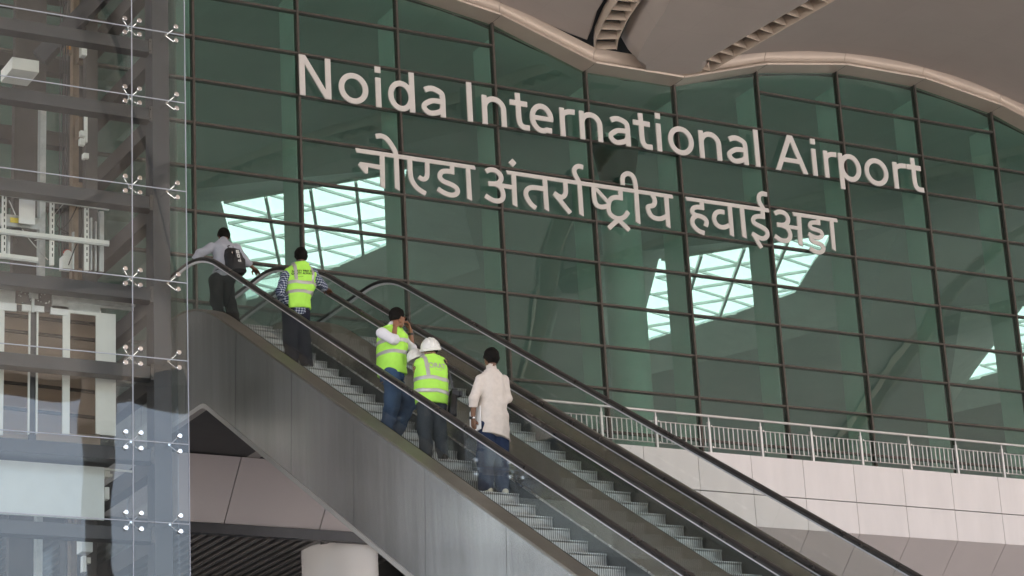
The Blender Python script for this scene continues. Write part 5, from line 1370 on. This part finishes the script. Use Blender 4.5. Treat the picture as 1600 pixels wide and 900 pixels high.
grow_mesh('helmet', helmet_fn(V3(*hd) + u * .012 - f * .012, f, r2, u2, 1.10), V3(*hd) - .23, V3(*hd) + .23, .0055, HELM, F4['root'])
# strap and camera
m = MB(); sh = Vector(nk) + Vector((.155, -.055, .0)); pts = [Vector(nk) + Vector((.15, .10, -.06)), Vector(nk) + Vector((.155, .03, .005)), sh + Vector((.0, -.03, -.02)), sh + Vector((.035, -.075, -.2)), sh + Vector((.075, -.07, -.36)), sh + Vector((.095, -.06, -.45))]
pts = smooth_path(pts, 6)
for a, b in zip(pts, pts[1:]): m.bar(a, b, .004, .028, up=(1, 0, 0))
cb = Vector(b4); cm = tag(empty('camera', cb + sh + Vector((.105, -.06, -.50))), 'black camera with long lens hanging by its strap at the hip under the helmet', 'camera')
o = m.build('strap', BLK, None); o.parent = cm; o.location = cb - cm.location
m = MB(); m.tube([(-.015, 0, .02), (-.03, -.01, -.08), (-.035, -.012, -.09), (-.05, -.015, -.20), (-.052, -.015, -.255)], [.052, .052, .057, .057, .060], 20); o = m.build('lens', BLK, None, smooth=True); o.parent = cm
m = MB(); m.tube([(-.031, -.01, -.10), (-.034, -.01, -.125)], .0485, 20); o = m.build('focus_ring', mat('ring_rubber', (.03, .03, .03), .7), None); o.parent = cm
m = MB(); m.box((-.055, -.04, .0), (.08, .035, .075)); m.box((-.03, -.03, .075), (.03, .03, .105)); m.box((.05, -.055, .0), (.085, -.03, .07)); o = m.build('camera_body', BLK, None, bevel=.008); o.parent = cm

# ---- man turned to the right, adjusting his sunglasses
b3 = (12.93, NY0 + RUN * 5 + .16, stepz(5)); L = local(b3)
HY = R_(78)
hd = L(621.5, 497, .0); nk = L(611, 514, .02)
J = dict(head=hd, neck=nk, sR=L(597, 521, -.13), sL=L(622, 519, .16), eR=L(615, 531, -.25), eL=L(643, 543, .10), wR=L(617.5, 510, -.12), wL=L(641.5, 516, .03),
         hR=(-.03, -.075, .86), hL=(.02, .085, .86), kR=L(604, 628, -.06), kL=L(630, 628, .06), aR=L(606, 668, -.06), aL=L(626, 662, .10), tR=L(607, 677, -.12), tL=L(634, 672, .10))
J['aR'] = (-.06, -.06, .10); J['tR'] = (.06, -.10, .034); J['aL'] = (.14, .12, .10); J['tL'] = (.26, .14, .034)
h3 = L(612, 590)[0]; shift(J, h3 + .0, .04)
cz = nk[2]; YW = R_(-68)
T3 = [(.78, h3, 0, .150, .108), (.92, h3, 0, .160, .115), (1.06, h3 * .7 + nk[0] * .3, 0, .155, .112), (1.20, h3 * .3 + nk[0] * .7, .01, .165, .118), (cz - .12, nk[0] + .01, .01, .175, .112), (cz - .03, nk[0], .02, .125, .08), (cz + .015, nk[0], .02, .07, .06)]
hR = hand(V3(*J['wR']), (.35, .25, .85), (-.5, -.75, .3), 1, curl=.55, thumb=.4); hL = hand(V3(*J['wL']), (-.25, -.02, .9), (.75, -.3, .3), 1, curl=.75, thumb=.6)
F3 = person('man in lime vest and blue jeans turned sideways, both hands at his sunglasses', b3, J, SK3, T3, yaw=YW, head_yaw=HY, head_pitch=R_(-8), hands=(hR, hL), pants=(DENIM, (.026, .040, .040), .98), shoes=(SHOER, SOLE), group='people riding the escalator', hairline=.03)
shirt(F3, WHITEC, .90, cz + .03, grow=.016, gs=.018, cuff=(.18, .20), amp=.0072)
vo, vf = vest(F3, .855, cz + .035, (cz - .20, cz - .355), (), grow=.040, half=.24, amp=.0072)
m = MB(); w_ = V3(*J['wL']); dv = nrm(w_ - V3(*J['eL'])); c_ = Vector(w_ - dv * .045); m.tube([c_ - Vector(dv) * .014, c_ + Vector(dv) * .014], .039, 14); o = m.build('wrist_watch', BLK, None); o.parent = F3['root']
m = MB(); m.box((.03, -.02, -.02), (.048, .02, .02)); 
f, r, u = F3['f'], F3['r'], F3['u']; hc = F3['hc']; m = MB()
for s in (-1, 1):
    c_ = Vector(hc + f * .108 + u * .010 + r * s * .034); ring = [c_ + Vector(r) * .027 * math.cos(R_(a)) + Vector(u) * .021 * math.sin(R_(a)) for a in range(0, 360, 20)]
    m.add(ring + [q + Vector(f) * .004 for q in ring], [tuple(range(18)), tuple(range(18, 36))[::-1]] + [(i, (i + 1) % 18, 18 + (i + 1) % 18, 18 + i) for i in range(18)])
    m.tube([c_ + Vector(r) * s * .026, Vector(hc + r * s * .080 + u * .012 - f * .01)], .003, 6)
m.tube([Vector(hc + f * .112 + u * .012 - r * .01), Vector(hc + f * .112 + u * .012 + r * .01)], .003, 6)
o = m.build('sunglasses', LENS, None); o.parent = F3['root']
m = MB(); c_ = Vector(nk) + Vector((.10, -.10, -.10)); pts = smooth_path([Vector(nk) + Vector((.03, -.07, .02)), Vector(nk) + Vector((.12, -.105, -.08)), Vector(nk) + Vector((.16, -.085, -.22)), Vector(nk) + Vector((.175, -.06, -.36))], 6)
for a, b in zip(pts, pts[1:]): m.bar(a, b, .004, .022, up=(0, 1, 0))
o = m.build('vest_edging', BLK, None); o.parent = F3['root']
# second helmet, held in front of the person in the first one
hx = U(651, 557, b4[1] + .36); f_, r_, u_ = face_frame(R_(70), R_(10)); r_ = nrm(r_ + u_ * .25); u_ = np.cross(r_, f_)
hm = tag(empty('helmet', hx), 'second white helmet, held between the man with sunglasses and the helmeted person', 'helmet')
grow_mesh('shell', helmet_fn((0, 0, -.02), f_, r_, u_, .98), (-.21, -.21, -.2), (.21, .21, .2), .006, HELM, hm)

# ---- checked shirt and vest, hand on the right rail
b2 = (13.12, NY0 + RUN * 13 + .20, stepz(13)); L = local(b2)
hd = L(470, 401.5, .04); nk = L(469, 417, .01)
J = dict(head=hd, neck=nk, sL=L(448, 429, 0), sR=L(486.5, 425, 0), eL=L(437.5, 457, -.06), eR=L(498, 441, .05), wL=L(442, 470, .14), wR=L(508.5, 450.5, .14),
         hL=(-.075, 0, .84), hR=(.085, 0, .84), kL=(-.085, .02, .47), kR=(.105, .03, .47), aL=(-.09, -.03, .10), aR=(.135, -.03, .10), tL=(-.10, .14, .034), tR=(.19, .13, .034))
cz = nk[2]
T2 = [(.76, .005, 0, .155, .110), (.90, .005, .0, .165, .122), (1.04, .0, .0, .168, .128), (1.18, nk[0] * .7, .0, .172, .122), (cz - .11, nk[0], 0, .175, .105), (cz - .02, nk[0], .0, .125, .08), (cz + .02, nk[0], 0, .07, .06)]
hL = hand(V3(*J['wL']), (.3, .9, .2), (-.7, .1, .6), 1, curl=.6); hR = hand(V3(*J['wR']), (.75, .55, -.05), (-.1, .0, 1), -1, curl=.45)
F2 = person('man in lime safety vest over a blue checked shirt, right hand on the rail', b2, J, SK2, T2, head_yaw=R_(14), hands=(hL, hR), pants=(NAVY, (.036, .046, .048), .97), shoes=(SHOEB, SOLE), group='people riding the escalator', hairline=.025)
shirt(F2, BLUECHK, .80, cz + .03, grow=.020, gs=.018, cuff=(.97, .95), amp=.007, slant=.25)
vo, vf = vest(F2, .885, cz + .045, (cz - .28, cz - .42), (-.135, .130), grow=.046, slant=.10, half=.24, amp=.0075)
INK = mat('dark_ink', (.03, .05, .02), .7)
print_on('SAFETY FIRST IS\nSAFETY ALWAYS', vo, (nk[0] - .035, cz - .135, 0), .042, INK, vo, stretch=1.0, name='lettering', rot=R_(5))
print_on('---------', vo, (nk[0] - .075, cz - .205, 0), .022, INK, vo, stretch=1.3, name='small_line', rot=R_(5))

# ---- backpack, leaning on both rails at the top
b1 = (13.08, YT + .42, DECK); L = local(b1)
hd = L(349.5, 370, .14); nk = L(349, 379, .05)
J = dict(head=hd, neck=nk, sL=L(331, 386, .04), sR=L(368, 387, .04), eL=L(313, 396, .06), eR=L(381, 406, .02), wL=L(303, 408, .12), wR=L(397, 420, .10),
         hL=L(337, 438, -.06), hR=L(355, 438, -.06), kL=(-.15, .02, .44), kR=(.03, -.03, .44), aL=(-.14, -.12, .10), aR=(.06, -.16, .10), tL=(-.16, .06, .034), tR=(.08, .02, .034))
cz = nk[2]
T1 = [(.72, -.04, -.05, .150, .105), (.86, -.04, -.05, .155, .110), (1.00, -.03, -.04, .140, .105), (1.14, nk[0] * .7, -.01, .155, .112), (cz - .08, nk[0], .03, .170, .105), (cz - .01, nk[0], .05, .12, .08), (cz + .02, nk[0], .05, .07, .06)]
hL = hand(V3(*J['wL']), (-.35, .9, -.1), (-.2, .1, 1), 1, curl=.45); hR = hand(V3(*J['wR']), (.70, .6, -.2), (.0, .2, 1), -1, curl=.5)
F1 = person('man with a black backpack leaning on both handrails at the top landing', b1, J, SK5, T1, head_pitch=R_(-22), hands=(hL, hR), pants=(BLACKT, (.020, .032, .036), .90), shoes=(SHOEB, SHOEB), group='people riding the escalator', hairline=.02)
shirt(F1, PALEB, .80, cz + .03, grow=.022, gs=.018, cuff=(.9, .55), amp=.0075, slant=.10)
PX = np.array(L(366, 408, -.17)); bp_ = tag(empty('backpack', Vector(b1) + Vector(PX)), 'black backpack with pale block lettering on the back of the man at the top', 'backpack')
NYL = mat('black_nylon', (.016, .016, .018), .6, var=.3, scale=10, bump=.3, bscale=250); NYG = mat('grey_nylon', (.055, .055, .06), .65)
tl = .06
def bpf(p):
    x = p[0] - p[2] * tl * 0; d = loft(p, [(-.235, 0, .0, .105, .07), (-.20, 0, -.01, .145, .095), (-.05, 0, -.01, .155, .105), (.10, 0, .01, .145, .095), (.19, 0, .03, .115, .075), (.235, 0, .04, .06, .045)], 0, ex=3)
    d2 = loft(p, [(-.20, 0, -.09, .10, .03), (-.03, 0, -.11, .115, .035), (.03, 0, -.095, .10, .03)], 0, ex=3)
    return smin(d, d2, .012) + wrinkle(p, .003, .7, 4)
bo = grow_mesh('bag', bpf, (-.2, -.2, -.26), (.2, .16, .27), .008, NYL, bp_)
m = MB(); m.box((-.042, -.138, -.11), (.052, -.128, .13)); o = m.build('panel', NYG, None, bevel=.004); o.parent = bo
m = MB()      # pale block lettering, running upwards
def blk(x0, z0, x1, z1): m.box((x0, -.1425, z0), (x1, -.1385, z1))
for k, zz in enumerate((-.085, -.015, .055)):
    if k == 1:
        for a in ((-.018, zz, .028, zz + .013), (-.018, zz + .043, .028, zz + .056), (-.018, zz + .013, -.005, zz + .043), (.015, zz + .013, .028, zz + .043)): blk(*a)
    else:
        for q in (0, .0215, .043): blk(-.020, zz + q, .030, zz + q + .013)
        blk(-.020, zz + .013, -.007, zz + .0215) ; blk(-.020, zz + .0345, -.007, zz + .043)
        if k == 2 or True: blk(.018, zz + .013, .030, zz + .0215)
o = m.build('lettering', PAPER, None); o.parent = bo
m = MB()
for s in (-1, 1):
    pts = smooth_path([(s * .075, .06, .20), (s * .10, .10, .26), (s * .125, .17, .22), (s * .15, .21, .08), (s * .165, .12, -.08), (s * .13, .03, -.17)], 6)
    for a, b in zip(pts, pts[1:]): m.bar(a, b, .012, .05, up=(0, 1, 0) if s else (0, 1, 0))
o = m.build('shoulder_strap', NYL, None); o.parent = bp_
m = MB(); pts = smooth_path([(-.04, .03, .22), (-.035, .02, .27), (.035, .02, .27), (.04, .03, .22)], 5); m.tube(pts, .010, 8); o = m.build('grab_handle', NYL, None); o.parent = bp_
m = MB(); m.tube([(-.075, -.115, .10), (-.078, -.118, .06)], .005, 6); o = m.build('zip_pull', CHROME, None); o.parent = bp_
bp_.rotation_euler = (R_(-12), R_(-5), R_(6))
